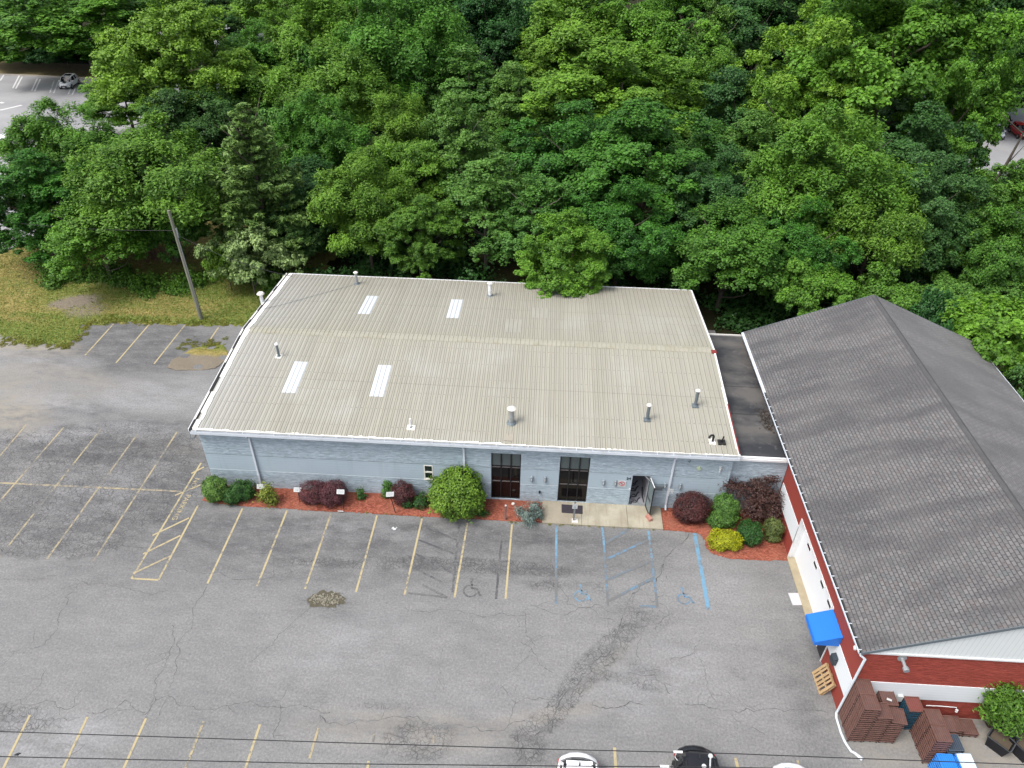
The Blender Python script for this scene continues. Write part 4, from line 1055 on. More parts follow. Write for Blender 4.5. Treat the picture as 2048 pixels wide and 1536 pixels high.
aw = empty('door_awning', (15.1, 22, 2.6), 'bright blue fabric awning over the side door of the red building', 'awning')
xa, za, xb, zb, ya, yb = RX0-.035, 3.12, 13.92, 2.62, 21.18, 22.75
w_ = MB(); w_.hexa([(xb,ya,zb-.02),(xa,ya,za-.02),(xa,yb,za-.02),(xb,yb,zb-.02)], [(xb,ya,zb),(xa,ya,za),(xa,yb,za),(xb,yb,zb)]); w_.build('canopy', M['awning_blue'], aw)
w_ = MB(); w_.box(xb-.03, xb-.003, ya, yb, zb-.24, zb+.01); w_.build('valance', M['awning_blue'], aw)
w_ = MB(); w_.add([(xb,ya-.004,zb-.22),(xa,ya-.004,zb-.22),(xa,ya-.004,za-.01),(xb,ya-.004,zb-.01)], [(0,1,2,3)]); w_.build('side_panel', M['awning_blue'], aw)
w_ = MB(); w_.add([(xb,yb+.004,zb-.22),(xa,yb+.004,zb-.22),(xa,yb+.004,za-.01),(xb,yb+.004,zb-.01)], [(3,2,1,0)]); w_.build('side_panel', M['awning_blue'], aw)
w_ = MB()
for yy in (ya+.02, yb-.02): w_.beam((xb+.02,yy,zb-.2),(xa,yy,zb-.2), .03, .03)
w_.beam((xb+.02,ya,zb-.2),(xb+.02,yb,zb-.2), .03, .03); w_.build('frame', M['galv'], aw)

# ------------------------------------------------------------------ foliage
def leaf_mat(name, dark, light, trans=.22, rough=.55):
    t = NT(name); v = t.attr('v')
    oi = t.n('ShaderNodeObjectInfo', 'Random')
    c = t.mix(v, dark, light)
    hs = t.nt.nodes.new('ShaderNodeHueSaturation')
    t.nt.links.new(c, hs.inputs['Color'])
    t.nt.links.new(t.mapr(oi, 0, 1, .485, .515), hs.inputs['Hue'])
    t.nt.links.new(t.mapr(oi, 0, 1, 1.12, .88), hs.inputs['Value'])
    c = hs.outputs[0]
    b = t.bsdf(c, rough, None, 0, .35)
    tr = t.n('ShaderNodeBsdfTranslucent', 0, None, Color=c)
    mx = t.nt.nodes.new('ShaderNodeMixShader'); mx.inputs[0].default_value = trans
    t.nt.links.new(b, mx.inputs[1]); t.nt.links.new(tr, mx.inputs[2])
    return t.done(mx.outputs[0])

def leaf_mesh(name, C, N, size, aspect, V, mat, rs):
    """rhombus leaves: centres C, facing N, length SIZE"""
    n = len(C)
    N = N/np.maximum(1e-6, np.linalg.norm(N, axis=1, keepdims=True))
    r_ = rs.normal(size=(n,3)); T = np.cross(N, r_); T /= np.maximum(1e-6, np.linalg.norm(T, axis=1, keepdims=True)); B = np.cross(N, T)
    s_ = (size*rs.uniform(.65,1.3,n))[:,None]
    a = s_*.5; b = s_*.5/aspect
    P0 = C+T*a; P1 = C+B*b+N*s_*.10; P2 = C-T*a; P3 = C-B*b+N*s_*.10
    co = np.stack([P0,P1,P2,P3], 1).reshape(-1,3)
    me = bpy.data.meshes.new(name)
    me.vertices.add(4*n); me.vertices.foreach_set('co', co.ravel().astype(np.float32))
    me.loops.add(4*n); me.loops.foreach_set('vertex_index', np.arange(4*n, dtype=np.int32))
    me.polygons.add(n); me.polygons.foreach_set('loop_start', np.arange(n, dtype=np.int32)*4); me.polygons.foreach_set('loop_total', np.full(n, 4, dtype=np.int32))
    me.update()
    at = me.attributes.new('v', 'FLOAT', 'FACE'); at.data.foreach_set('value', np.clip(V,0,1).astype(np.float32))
    me.materials.append(mat)
    return me

def unit(rs, n):
    v = rs.normal(size=(n,3)); return v/np.linalg.norm(v, axis=1, keepdims=True)

def crown_points(rs, R, H, z0, clumps, tufts, leaves, clump_r, flat=.6, droop=0.0, lobes=.18, low=-.55, up=.8, shape=1.0, tuft_r=.38, inner=.12):
    """crown as clumps > tufts > leaves through an uneven envelope; returns centres, normals, tone"""
    Cs, Ns, Vs = [], [], []
    zc = (z0+H)/2; hz = (H-z0)/2
    ph = rs.uniform(0, 6.28, 6)
    k = 0
    while k < clumps:
        d = unit(rs, 1)[0]
        if d[2] < low: continue
        az = math.atan2(d[1], d[0])
        lob = 1 + lobes*(math.sin(2*az+ph[0])*.5 + math.sin(3*az+ph[1]+2*d[2])*.5 + math.sin(5*az+ph[2]-3*d[2])*.4)
        fr = rs.uniform(.55, 1.0)**.7
        if rs.random() < inner: fr *= .55
        rad = lob*fr
        prof = 1.0 if shape == 1.0 else (1-max(0, d[2])*(1-shape))
        c = np.array([d[0]*R*rad*prof, d[1]*R*rad*prof, zc+d[2]*hz*lob*fr])
        rc = clump_r*rs.uniform(.7, 1.35)
        out = np.array([d[0], d[1], max(d[2], 0)*.6+.35]); out /= np.linalg.norm(out)
        tone_c = rs.normal(0, .10)
        for j in range(tufts):
            u = unit(rs, 1)[0]
            if u[2] < -.35: u[2] *= -1
            tc = c + u*np.array([rc, rc, rc*flat])*rs.uniform(.5, 1.05)
            tr = rc*tuft_r*rs.uniform(.7, 1.3)
            m_ = max(4, int(leaves*rs.uniform(.6, 1.4)))
            lu = unit(rs, m_); lr = rs.uniform(.3, 1.0, m_)[:,None]
            off = lu*lr*np.array([tr, tr, tr*(.7+droop)])
            if droop: off[:,2] -= droop*np.linalg.norm(off[:,:2], axis=1)
            P = tc+off
            nrm = lu*.5 + out*.35 + np.array([0,0,up]) + rs.normal(0, .45, (m_,3))
            Cs.append(P); Ns.append(nrm)
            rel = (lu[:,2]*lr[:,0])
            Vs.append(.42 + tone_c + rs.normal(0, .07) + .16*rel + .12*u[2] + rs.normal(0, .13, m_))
        k += 1
    return np.concatenate(Cs), np.concatenate(Ns), np.concatenate(Vs)

def limb_mesh(rs, H, z0, R, rad, nl, mat, name='trunk', lean=0.0, vis=.8):
    mb = MB()
    top = H*vis; ph_ = rs.uniform(0,1)
    ax = lambda z: Vector((lean*max(0,z/H)**1.3 + .12*math.sin(z*.7+ph_), .12*math.cos(z*.5), z))
    pts = [ax(z) for z in np.linspace(-.3, top, 8)]
    mb.tube(pts, [rad*(1-.8*i/7) for i in range(8)], 8)
    for k in range(nl):
        z = z0*.6 + (top-z0*.6)*rs.uniform(.1, .9); a = k*2.4+rs.uniform(-.4,.4)
        L = R*rs.uniform(.5, .85); b = ax(z)
        d = Vector((math.cos(a), math.sin(a), rs.uniform(.35,.9)))
        mb.tube([b, b+d*L*.4, b+d*L*.72+Vector((0,0,L*.1)), b+d*L+Vector((rs.uniform(-.3,.3),rs.uniform(-.3,.3),L*.25))], [rad*.38, rad*.26, rad*.15, rad*.04], 6)
    me_o = mb.build(name, mat)
    me = me_o.data; bpy.data.objects.remove(me_o); return me

rs = np.random.default_rng(20)
LM = {}
LM['maple'] = leaf_mat('leaves_maple', (.022,.076,.013), (.118,.300,.032), .32)
LM['bright'] = leaf_mat('leaves_bright', (.038,.112,.014), (.190,.395,.036), .32)
LM['yellow'] = leaf_mat('leaves_yellowgreen', (.036,.108,.012), (.190,.395,.034), .32)
LM['dark'] = leaf_mat('leaves_dark', (.014,.052,.014), (.072,.190,.036), .3)
LM['blue'] = leaf_mat('leaves_bluegreen', (.018,.062,.018), (.092,.230,.052), .3)
LM['olive'] = leaf_mat('leaves_olive', (.036,.100,.017), (.165,.345,.058), .32)
LM['locust'] = leaf_mat('leaves_locust', (.032,.104,.014), (.165,.360,.036), .32)
LM['silver'] = leaf_mat('leaves_silver', (.10,.17,.045), (.34,.46,.165))
LM['pine'] = leaf_mat('needles_pine', (.050,.118,.026), (.185,.335,.080), .25)

# prototypes: (mesh crown, mesh trunk, nominal radius, nominal height)
PROTO = {}
def proto(key, R, H, z0, mat, rad, size, aspect, nl=8, lean=0, vis=.8, bark='bark', **kw):
    C, N, V = crown_points(rs, R, H, z0, **kw)
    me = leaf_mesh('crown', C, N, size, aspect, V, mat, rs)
    PROTO[key] = (me, limb_mesh(rs, H, z0, R, rad, nl, M[bark], lean=lean, vis=vis), R, H)
K = dict(clumps=92, tufts=14, leaves=74, clump_r=1.2)
proto('maple_a', 5, 12, 2.0, LM['maple'], .28, .20, 1.35, **{**K,'flat':.72,'up':.8,'lobes':.26})
proto('maple_b', 5, 12, 1.0, LM['maple'], .28, .20, 1.35, **{**K,'flat':.62,'clumps':104,'clump_r':1.05,'up':.9,'lobes':.28})
proto('maple_c', 5, 11, 1.5, LM['maple'], .28, .21, 1.3, **{**K,'flat':.8,'clumps':72,'clump_r':1.4,'lobes':.32,'up':.7})
proto('locust_a', 5, 13, 3.0, LM['locust'], .24, .28, 2.5, 12, .6, .88, **{**K,'clumps':66,'flat':.85,'droop':.45,'tuft_r':.48,'lobes':.3,'up':.6,'clump_r':1.2,'leaves':66,'inner':.02})
proto('locust_b', 5, 13, 2.0, LM['locust'], .24, .28, 2.5, 10, -.4, .85, **{**K,'clumps':88,'flat':.75,'droop':.4,'tuft_r':.45,'lobes':.26,'up':.7})
proto('oak_a', 6, 14, 2.5, LM['yellow'], .34, .24, 1.6, 10, 0, .85, **{**K,'clumps':92,'clump_r':1.2,'flat':.8,'lobes':.3,'up':.5,'tuft_r':.42})
proto('oak_b', 6, 13, 2.0, LM['yellow'], .34, .24, 1.6, 10, 0, .85, **{**K,'clumps':100,'clump_r':1.05,'flat':.85,'lobes':.34,'up':.5,'tuft_r':.42})
proto('poplar_a', 3.6, 13, 2.0, LM['olive'], .2, .20, 1.3, 8, .2, .9, 'bark_grey', **{**K,'clumps':80,'clump_r':.95,'flat':1.0,'leaves':60,'lobes':.3,'up':.35,'shape':.55})
proto('low_a', 4, 6, 0.0, LM['dark'], .12, .26, 1.5, 6, **{**K,'clumps':60,'clump_r':1.0,'flat':.6,'low':-.3,'lobes':.3})
proto('bush_a', 2, 3, 0.0, LM['silver'], .06, .16, 1.6, 5, **{**K,'clumps':44,'tufts':9,'leaves':34,'clump_r':.55,'flat':.8,'low':-.3,'lobes':.3,'up':.5})
# pine: tiers of level boughs
def pine():
    Cs, Ns, Vs = [], [], []
    R, H = 4.2, 12.5
    for z in np.arange(1.2, H, .52):
        rr = R*(1-(z/H)**2.3)*rs.uniform(.78, 1.1)+.35
        nb = int(8+rr*2.0)
        for k in range(nb):
            a = rs.uniform(0, 6.283); L = rr*rs.uniform(.65, 1.1); tone = rs.normal(0,.1)
            for s_ in np.arange(.25, 1.01, .55/max(L,.6)):
                c = np.array([math.cos(a)*L*s_, math.sin(a)*L*s_, z+.25*L*s_*s_-.1*L])
                m_ = 34; sp = .36*(1.1-.35*s_)
                u = unit(rs, m_)*rs.uniform(.2,1,(m_,1))*np.array([sp,sp,sp*.5])
                Cs.append(c+u); n = rs.normal(0,.5,(m_,3)); n[:,2] += 1.0; Ns.append(n)
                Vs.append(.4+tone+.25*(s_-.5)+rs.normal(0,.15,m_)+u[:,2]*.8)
    C, N, V = map(np.concatenate, (Cs, Ns, Vs))
    me = leaf_mesh('crown', C, N, .40, 2.4, V, LM['pine'], rs)
    PROTO['pine'] = (me, limb_mesh(rs, H, 1, 3, .24, 14, M['bark'], vis=.95), R, H)
pine()

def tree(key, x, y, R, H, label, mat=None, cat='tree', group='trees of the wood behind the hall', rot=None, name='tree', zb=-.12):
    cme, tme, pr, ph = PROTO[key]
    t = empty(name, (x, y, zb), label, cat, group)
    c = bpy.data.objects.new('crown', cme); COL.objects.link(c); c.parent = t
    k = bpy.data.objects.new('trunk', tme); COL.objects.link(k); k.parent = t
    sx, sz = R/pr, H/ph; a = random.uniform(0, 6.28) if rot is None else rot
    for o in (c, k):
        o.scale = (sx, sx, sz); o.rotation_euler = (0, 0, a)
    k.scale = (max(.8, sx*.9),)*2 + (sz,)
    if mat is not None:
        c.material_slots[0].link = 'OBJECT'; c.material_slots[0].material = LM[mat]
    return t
random.seed(77)
# photo-read crowns: kind, column of the crown, row of its top, width, distance of the trunk, leaf tint, label
TREES = [
 ('maple_b',120,-80,300,126,'bright','broad maple over the grass verge of the far lot, beside the leaning pole'),
 ('oak_a',325,2,300,88,'yellow','huge yellow-green tree right beside the parked white suv, tallest at the far lot'),
 ('maple_a',235,150,150,96,'bright','rounded tree whose edge hides the tail of the white suv'),
 ('maple_c',370,185,190,79,'dark','dark leafy tree below the huge yellow-green one'),
 ('locust_b',125,222,215,66,'locust','bright feathery tree hiding the dark car in the far lot'),
 ('locust_a',285,252,300,61,'locust','broad bright tree standing nearest behind the bare utility pole'),
 ('maple_b',30,305,225,60,'maple','tree at the very left border over the lawn corner'),
 ('maple_c',170,400,210,57,'bright','low spreading tree above the dry lawn, lowest of the west clump'),
 ('low_a',330,400,130,60,'maple','low tree with dull leaves behind the brambles'),
 ('pine',480,192,250,60,None,'bushy white pine with level grey-green boughs'),
 ('low_a',55,55,170,131,'dark','dark low tree at the far border behind the verge'),
 ('low_a',190,60,150,130,'maple','low tree shading the verge behind the white suv'),
 ('maple_a',255,60,150,133,'dark','tree behind the huge yellow-green one on the verge'),
 ('low_a',120,85,110,129,'dark','bushy dark tree between the leaning far pole and the suv'),
 ('maple_a',2040,125,140,119,'dark','dark tree closing the view above the silver car'),
 ('maple_c',1915,195,90,90,'olive','olive crown beside the silver car, left of the glimpsed side lot'),
 ('maple_b',455,120,150,100,'maple','green tree over the gap between the huge yellow-green tree and the pine'),
 ('maple_a',425,30,130,124,'dark','shaded tree standing just left of the transformer pole'),
 ('maple_c',640,-40,150,124,'maple','tree at the top border behind the tall loose locust'),
 ('maple_b',900,60,130,108,'maple','green tree between the tallest locust and the poplars'),
 ('maple_c',1800,180,150,96,'dark','dark crown showing under the two oaks toward the side lot'),
 ('maple_c',1700,120,150,104,'dark','dark crown deep behind the left oak'),
 ('maple_a',1010,250,120,80,'maple','green crown in the hollow below the two poplars'),
 ('maple_c',330,-60,200,150,'dark','dark tree in the row across the back road'),
 ('maple_a',475,-45,170,150,'dark','dark tree behind the pole that carries the transformer'),
 ('low_a',395,120,90,140,'maple','small tree beside the glimpse of back road'),
 ('maple_a',515,65,170,100,'bright','bright rounded tree just right of the transformer pole'),
 ('low_a',565,180,150,84,'olive','thin olive sapling cluster above the pine'),
 ('locust_b',600,-10,190,106,'bright','bright feathery tree in the back row, above the saplings'),
 ('locust_a',660,85,220,84,'locust','tall loose locust with forked trunk, left of the brick house gap'),
 ('locust_b',640,205,165,74,'locust','feathery locust leaning over the top of the pine'),
 ('locust_a',790,-20,260,92,'locust','tallest locust, bare stems showing below its plume crown'),
 ('locust_a',760,180,170,80,'locust','slim locust whose bare trunk fork stands in a dark gap'),
 ('poplar_a',945,95,190,88,'olive','poplar with fine pale olive leaves and upright tips'),
 ('poplar_a',1040,130,150,84,'olive','second poplar, shoulder to shoulder with the pale olive one'),
 ('poplar_a',925,190,150,70,'olive','slender yellow-olive poplar standing in front of the other poplars'),
 ('poplar_a',970,310,190,62,'olive','lower drooping poplar close over the middle of the hall roof'),
 ('maple_c',600,330,200,65,'dark','dark maple between the pine and the first hall skylight'),
 ('maple_a',585,410,110,60,'dark','dark narrow tree behind the silver bush'),
 ('locust_b',720,318,190,61,'locust','stepped locust rising straight behind the left roof vents'),
 ('maple_b',835,395,150,59,'maple','low green maple between locust and drooping poplar behind the roof'),
 ('maple_c',820,290,170,68,'bright','maple with layered clumps under the tallest locust'),
 ('poplar_a',1080,360,170,59,'olive','pale drooping tree left of the maple that overhangs the roof'),
 ('maple_b',1135,432,200,52.9,'bright','low maple whose branches hang over the back edge of the ribbed roof'),
 ('maple_a',1160,225,240,70,'maple','middle maple with horizontal leaf layers above the overhanging one'),
 ('maple_b',1310,215,290,67,'maple','broad dense maple filling the middle of the wood'),
 ('maple_a',1250,380,210,58,'maple','front maple just behind the right half of the ribbed roof'),
 ('maple_b',1250,95,300,84,'bright','wide bright maple, its top layers flat, high in the wood'),
 ('locust_b',1180,-30,260,104,'bright','bright tree at the top border above the wide flat-layered maple'),
 ('maple_a',1330,-10,220,100,'bright','large bright maple at the top border, east of the feathery one'),
 ('maple_c',1000,-20,170,112,'dark','dark maple at the top border between bright trees'),
 ('poplar_a',900,-60,170,118,'olive','olive poplar at the top border behind the tallest locust'),
 ('maple_b',1120,60,150,98,'bright','bright maple squeezed behind the second poplar'),
 ('maple_c',1418,118,150,90,'bright','small flat-topped bright crown set among dark trees'),
 ('poplar_a',1440,18,120,100,'olive','narrow plume-shaped olive tree near the top border'),
 ('maple_c',1500,150,180,84,'blue','blue-green shaded tree beside the flat-topped bright crown'),
 ('maple_a',1540,-30,220,108,'dark','dark tangled tree at the top border with dead twigs'),
 ('maple_c',1410,260,170,72,'maple','tree with yellowish upper clumps east of the broad dense maple'),
 ('maple_b',1530,240,200,72,'olive','olive tree with hanging tips left of the big feathery locust'),
 ('maple_a',1450,320,180,64,'blue','shaded blue-green tree in the hollow behind the hall corner'),
 ('maple_c',1480,420,230,56.5,'maple','low maple beside the back right corner of the ribbed roof'),
 ('locust_b',1700,245,250,62,'locust','big feathery locust behind the ridge of the shingle roof'),
 ('locust_a',1790,350,190,59,'locust','right shoulder of feathery green beside the big locust'),
 ('maple_a',1620,420,170,57,'maple','tree standing right behind the corner of the shingle roof'),
 ('oak_b',1660,50,260,82,'yellow','oak with ragged yellow-green tufts, left one of two'),
 ('oak_a',1840,-60,340,84,'yellow','oak with the widest ragged crown, right one of two'),
 ('oak_b',1590,180,170,76,'yellow','lower oak limb mass with scattered bright tufts'),
 ('oak_b',1960,80,170,78,'yellow','oak edge glowing yellow near the silver car'),
 ('maple_b',1880,228,195,66,'dark','dark vine-covered tree below the widest oak'),
 ('maple_a',1860,330,190,60,'blue','dark bluish tree between the locust and the bare bent tree'),
 ('maple_b',2025,340,190,60,'maple','maple at the right border beside the bare bent tree'),
 ('maple_c',2060,420,160,56,'maple','lower maple cut by the right border above the shrubs'),
 ('maple_c',2040,-40,240,112,'dark','dark tree at the top right corner behind the parked cars'),
 ('oak_a',1990,-80,260,122,'yellow','yellow-green tree at the top right corner'),
 ('maple_a',1700,-110,260,126,'dark','tree glimpsed at the top border behind the two oaks'),
 ('maple_b',1400,-100,260,128,'maple','tree at the top border behind the narrow plume-shaped one'),
 ('maple_a',700,-110,240,128,'bright','tree at the top border behind the tallest locust'),
 ('maple_b',560,-120,200,135,'bright','bright tree at the top border above the feathery back-row one'),
 ('maple_c',1090,-110,240,130,'dark','dark tree at the top border behind the poplars'),
 ('maple_a',20,-30,160,150,'dark','dark tree in the far corner beyond the verge'),
]
EDGE = set()
def place(kind, cx, ty, wpx, Y, tint, label):
    top = onY(cx, ty, Y)
    dist = math.sqrt(top.x**2 + Y*Y + (CAM_H-top.z*.6)**2)
    R = wpx*dist/FPX/2/(1.16 if cx < 520 or cx > 1880 else 1.02)
    # the silhouette of a crown seen from above stands over its far side: lower the apex to suit
    th = math.atan2(CAM_H-top.z, Y); rho = {'pine':0,'locust':.2,'oak':.17,'low':0}.get(kind.split('_')[0], .13); lo, hi = 2.0, 40.0
    for k in range(40):
        H = (lo+hi)/2; hz = H*(1-rho)/2; zc = H*(1+rho)/2
        e = zc + math.sqrt(hz*hz + (R*math.tan(th))**2)*1.04
        if kind == 'pine': e = H+.3
        if e > top.z+.1: hi = H
        else: lo = H
    H = max(2.6, H)
    base = {'maple':'maple','locust':'locust','oak':'yellow','poplar':'olive','low':'dark','bush':'silver'}.get(kind.split('_')[0])
    return tree(kind, top.x, Y, R, H, label, tint if tint and tint != base else None)
for tr in TREES: place(*tr)

# undergrowth beneath the wood: nobody could count it
def undergrowth(name, label, spots, size, mat, n_each, seed, zb=0.0):
    r2 = np.random.default_rng(seed); Cs, Ns, Vs = [], [], []
    for (x, y, rr, h) in spots:
        m_ = int(n_each*rr*rr)
        u = unit(r2, m_); u[:,2] = np.abs(u[:,2]); q = r2.uniform(.6,1.05,(m_,1))
        ph = r2.uniform(0,6.28,2); az = np.arctan2(u[:,1],u[:,0])
        lob = (1+.25*np.sin(3*az+ph[0])+.15*np.sin(7*az+ph[1]))[:,None]
        Cs.append(np.array([x,y,zb])+u*q*lob*np.array([rr,rr,h])); n = u*.5+r2.normal(0,.5,(m_,3)); n[:,2] += .6; Ns.append(n)
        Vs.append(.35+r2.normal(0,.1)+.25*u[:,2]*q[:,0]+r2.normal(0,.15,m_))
    C, N, V = map(np.concatenate, (Cs, Ns, Vs))
    o = bpy.data.objects.new(name, leaf_mesh(name, C, N, size, 1.6, V, mat, r2)); COL.objects.link(o)
    return tag(o, label, 'undergrowth', kind='stuff')
r3 = np.random.default_rng(4); sp = []
for k in range(520):
    y = 54+ (r3.random()**1.3)*75; x = r3.uniform(-.62, .72)*y*1.15
    if x < -22 and y < 64+(-22-x)*.1: continue
    if x < -48: continue
    if x > 44 and y > 92: continue
    if -20 < x < 12 and y < 52.5: continue
    sp.append((x, y, r3.uniform(.9,2.4)*(1+max(0,y-75)/60), r3.uniform(.6,2.2)*(1+max(0,y-75)/40)))
undergrowth('undergrowth', 'low tangled undergrowth on the floor of the wood', sp, .36, LM['dark'], 170, 5, -.12)
sp = []
for k in range(95):
    t_ = r3.random(); x = -47+t_*26; y = 56.0+1.2*math.sin(x*.6)+ (3.0 if x < -44 else 0) + (1.5 if x > -30 else 0) + r3.uniform(-.3,1.6)
    sp.append((x, y, r3.uniform(.5,1.2), r3.uniform(.5,1.5)))
for k in range(60):
    sp.append((r3.uniform(31.5,46), r3.uniform(38,56), r3.uniform(.5,1.3), r3.uniform(.3,1.0)))
for k in range(30): sp.append((r3.uniform(12,31), r3.uniform(46.2,53), r3.uniform(.4,1.1), r3.uniform(.2,.8)))
undergrowth('edge_growth', 'leafy weeds and low growth along the edge of the wood', sp, .22, LM['maple'], 380, 6, .02)
# brown bramble patch
br = MB(); random.seed(9); c0 = G(318,520)
for k in range(420):
    x = c0.x+random.gauss(0,1.6); y = c0.y+random.gauss(0,.5); L = random.uniform(.6,1.6); a = random.uniform(0,6.28)
    br.tube([(x,y,0),(x+.3*L*math.cos(a),y+.3*L*math.sin(a),L*.8),(x+.8*L*math.cos(a),y+.8*L*math.sin(a),L*.7)], [.012,.01,.006], 3, cap=False)
M['bramble'] = plain('bramble', (.16,.10,.075), .95, var=.4, vs=5)
tag(br.build('brambles', M['bramble']), 'tangle of dry brown brambles behind the bare pole', 'brambles', kind='stuff')
# flower dotted weeds on the asphalt edge
wd = []; r4 = np.random.default_rng(12)
for a, b, n_ in (((0,680),(150,696),60),((150,690),(175,645),30),((178,643),(485,648),120),((360,690),(445,690),40)):
    A, B = G(*a), G(*b)
    for k in range(n_):
        t_ = r4.random(); p = A.lerp(B, t_); wd.append((p.x+r4.normal(0,.15), p.y+r4.normal(.1,.3), r4.uniform(.06,.3), r4.uniform(.02,.08)))
for a, b, n_ in (((1084,1048),(1325,1060),30),((720,1026),(860,1034),8),((1335,1020),(1345,1050),9),((1015,1045),(1035,1045),8)):
    A, B = G(*a), G(*b)
    for k in range(n_):
        t_ = r4.random(); p = A.lerp(B, t_); wd.append((p.x, p.y+r4.normal(0,.04), r4.uniform(.03,.09), r4.uniform(.03,.10)))
LM['weed'] = leaf_mat('weeds', (.06,.09,.015), (.28,.27,.03))
undergrowth('edge_weeds', 'weeds and yellow flowers growing along the pavement edges', wd, .06, LM['weed'], 2600, 8, .02)

r5 = np.random.default_rng(31); n_ = 52000
gx = r5.uniform(-56, -19.8, n_); gy = r5.uniform(45.5, 64, n_)
kp = lawn_keep(gx, gy); gx, gy = gx[kp], gy[kp]
gn = np.array([mnoise.noise(Vector((a*.5, b*.9, 2))) for a, b in zip(gx, gy)])
gr = blobs(GREEN)(gx, gy); br_ = blobs(BARE)(gx, gy); kp = r5.random(len(gx)) > br_*1.1; gx, gy, gn, gr = gx[kp], gy[kp], gn[kp], gr[kp]
C = np.stack([gx, gy, .045+.15*np.clip((gy-51)/8,0,1)+r5.uniform(0,.05,len(gx))], 1); N = r5.normal(0,.7,(len(gx),3)); N[:,2] += .7
LM['grass'] = leaf_mat('grass_blades', (.38,.32,.115), (.15,.24,.038), .1)
o = bpy.data.objects.new('grass', leaf_mesh('grass', C, N, .15, 2.6, np.clip(gr+gn*.9+.22+r5.normal(0,.15,len(gx)),0,1), LM['grass'], r5)); COL.objects.link(o)
tag(o, 'patchy dry and green grass of the lawn behind the west stalls', 'grass', kind='stuff')

# ------------------------------------------------------------------ shrubs
SM = {}
SM['green'] = leaf_mat('shrub_green', (.03,.085,.018), (.14,.29,.045), .12)
SM['dkgreen'] = leaf_mat('shrub_dark_green', (.012,.045,.010), (.05,.15,.022), .12)
SM['lime'] = leaf_mat('shrub_viburnum', (.04,.095,.012), (.21,.36,.03), .2)
SM['barberry'] = leaf_mat('shrub_barberry', (.022,.010,.010), (.16,.048,.050), .1)
SM['blue'] = leaf_mat('shrub_blue_juniper', (.06,.10,.085), (.27,.36,.32), .08)
SM['jmaple'] = leaf_mat('shrub_japanese_maple', (.022,.012,.010), (.115,.062,.048), .15)
SM['yellow'] = leaf_mat('shrub_yellow', (.18,.20,.008), (.62,.60,.02), .2)
SM['olive'] = leaf_mat('shrub_olive', (.035,.06,.018), (.14,.20,.05), .12)
SM['young'] = leaf_mat('shrub_young', (.06,.10,.014), (.30,.36,.05), .25)
SM['stem'] = plain('shrub_stem', (.10,.07,.05), .9)
def shrub(cpx, zc, lobes, size, mat, label, n=5200, name='shrub', cat='shrub', aspect=1.5, fill=.55, rough=.07, up=.35, group=None, seed=1):
    """lobes: (dx, dy, dz, rx, ry, rz) around the centre"""
    c = G(cpx[0], cpx[1], zc); r2 = np.random.default_rng(seed)
    t = empty(name, (c.x, c.y, .1), label, cat, group)
    Cs, Ns, Vs = [], [], []
    tot = sum(l[3]*l[5] for l in lobes)
    for (dx, dy, dz, rx, ry, rz) in lobes:
        m_ = int(n*rx*rz/tot); u = unit(r2, m_)
        q = r2.uniform(fill, 1.0, (m_,1))**.5
        bumps = np.zeros(m_)
        az_ = np.arctan2(u[:,1], u[:,0]); q = q*(1+.07*np.sin(2*az_+r2.uniform(0,6))+.05*np.sin(3*az_+4*u[:,2]+r2.uniform(0,6)))[:,None]
        for f_ in range(7):
            w = unit(r2, 1)[0]; bumps += np.sin((u@w)*r2.uniform(5,13)+r2.uniform(0,6.28))
        q = q*(1+rough*bumps[:,None]/1.6)
        q = np.where(r2.random((m_,1)) < .09, q*r2.uniform(1.02,1.16,(m_,1)), q)
        P = np.array([dx,dy,dz])+u*q*np.array([rx,ry,rz])
        Cs.append(P); nn = u*.9+r2.normal(0,.45,(m_,3)); nn[:,2] += up; Ns.append(nn)
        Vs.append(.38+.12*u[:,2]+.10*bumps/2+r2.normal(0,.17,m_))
    C, N, V = map(np.concatenate, (Cs, Ns, Vs))
    C[:,2] += zc-.1; keep = C[:,2] > .0; C, N, V = C[keep], N[keep], V[keep]
    o = bpy.data.objects.new('foliage', leaf_mesh('foliage', C, N, size, aspect, V, mat, r2)); COL.objects.link(o); o.parent = t
    mb = MB(); random.seed(seed)
    for k in range(7):
        l = random.choice(lobes); a = random.uniform(0,6.28)
        mb.tube([(.05*math.cos(a),.05*math.sin(a),-.05),((l[0]+l[3]*.3*math.cos(a)),(l[1]+l[4]*.3*math.sin(a)),max(.1,(zc+l[2])*.5)),((l[0]+l[3]*.7*math.cos(a)),(l[1]+l[4]*.7*math.sin(a)),max(.15,(zc+l[2])*.85))], [.03,.02,.008], 5)
    mb.v = [(v[0]+c.x, v[1]+c.y, v[2]+.1) for v in mb.v]
    mb.build('stem', SM['stem'], t)
    return t
shrub((430,978),.8,[(0,0,0,.80,.78,.82)],.085,SM['green'],'clipped round green shrub at the hall corner beside the painted word parking',9000,seed=2,rough=.05)
shrub((481,985),.65,[(.1,.12,.05,.72,.6,.68),(-.45,-.1,-.15,.6,.6,.52)],.09,SM['dkgreen'],'dark green two-lobed shrub second from the hall corner',9500,seed=3,rough=.10)
shrub((537,990),.75,[(.05,.0,.25,.42,.42,.75),(-.4,.0,-.1,.42,.4,.4),(.15,-.1,-.3,.45,.4,.5)],.10,SM['young'],'loose yellow-green young shrub in front of the first downspout',2300,fill=.05,seed=4,rough=.25)
shrub((648,986),.75,[(-.6,0,0,.95,.85,.80),(.55,0,.0,.95,.85,.80)],.075,SM['barberry'],'wide double-lobed dark red barberry behind two white placards',15000,aspect=1.9,seed=5,rough=.05)
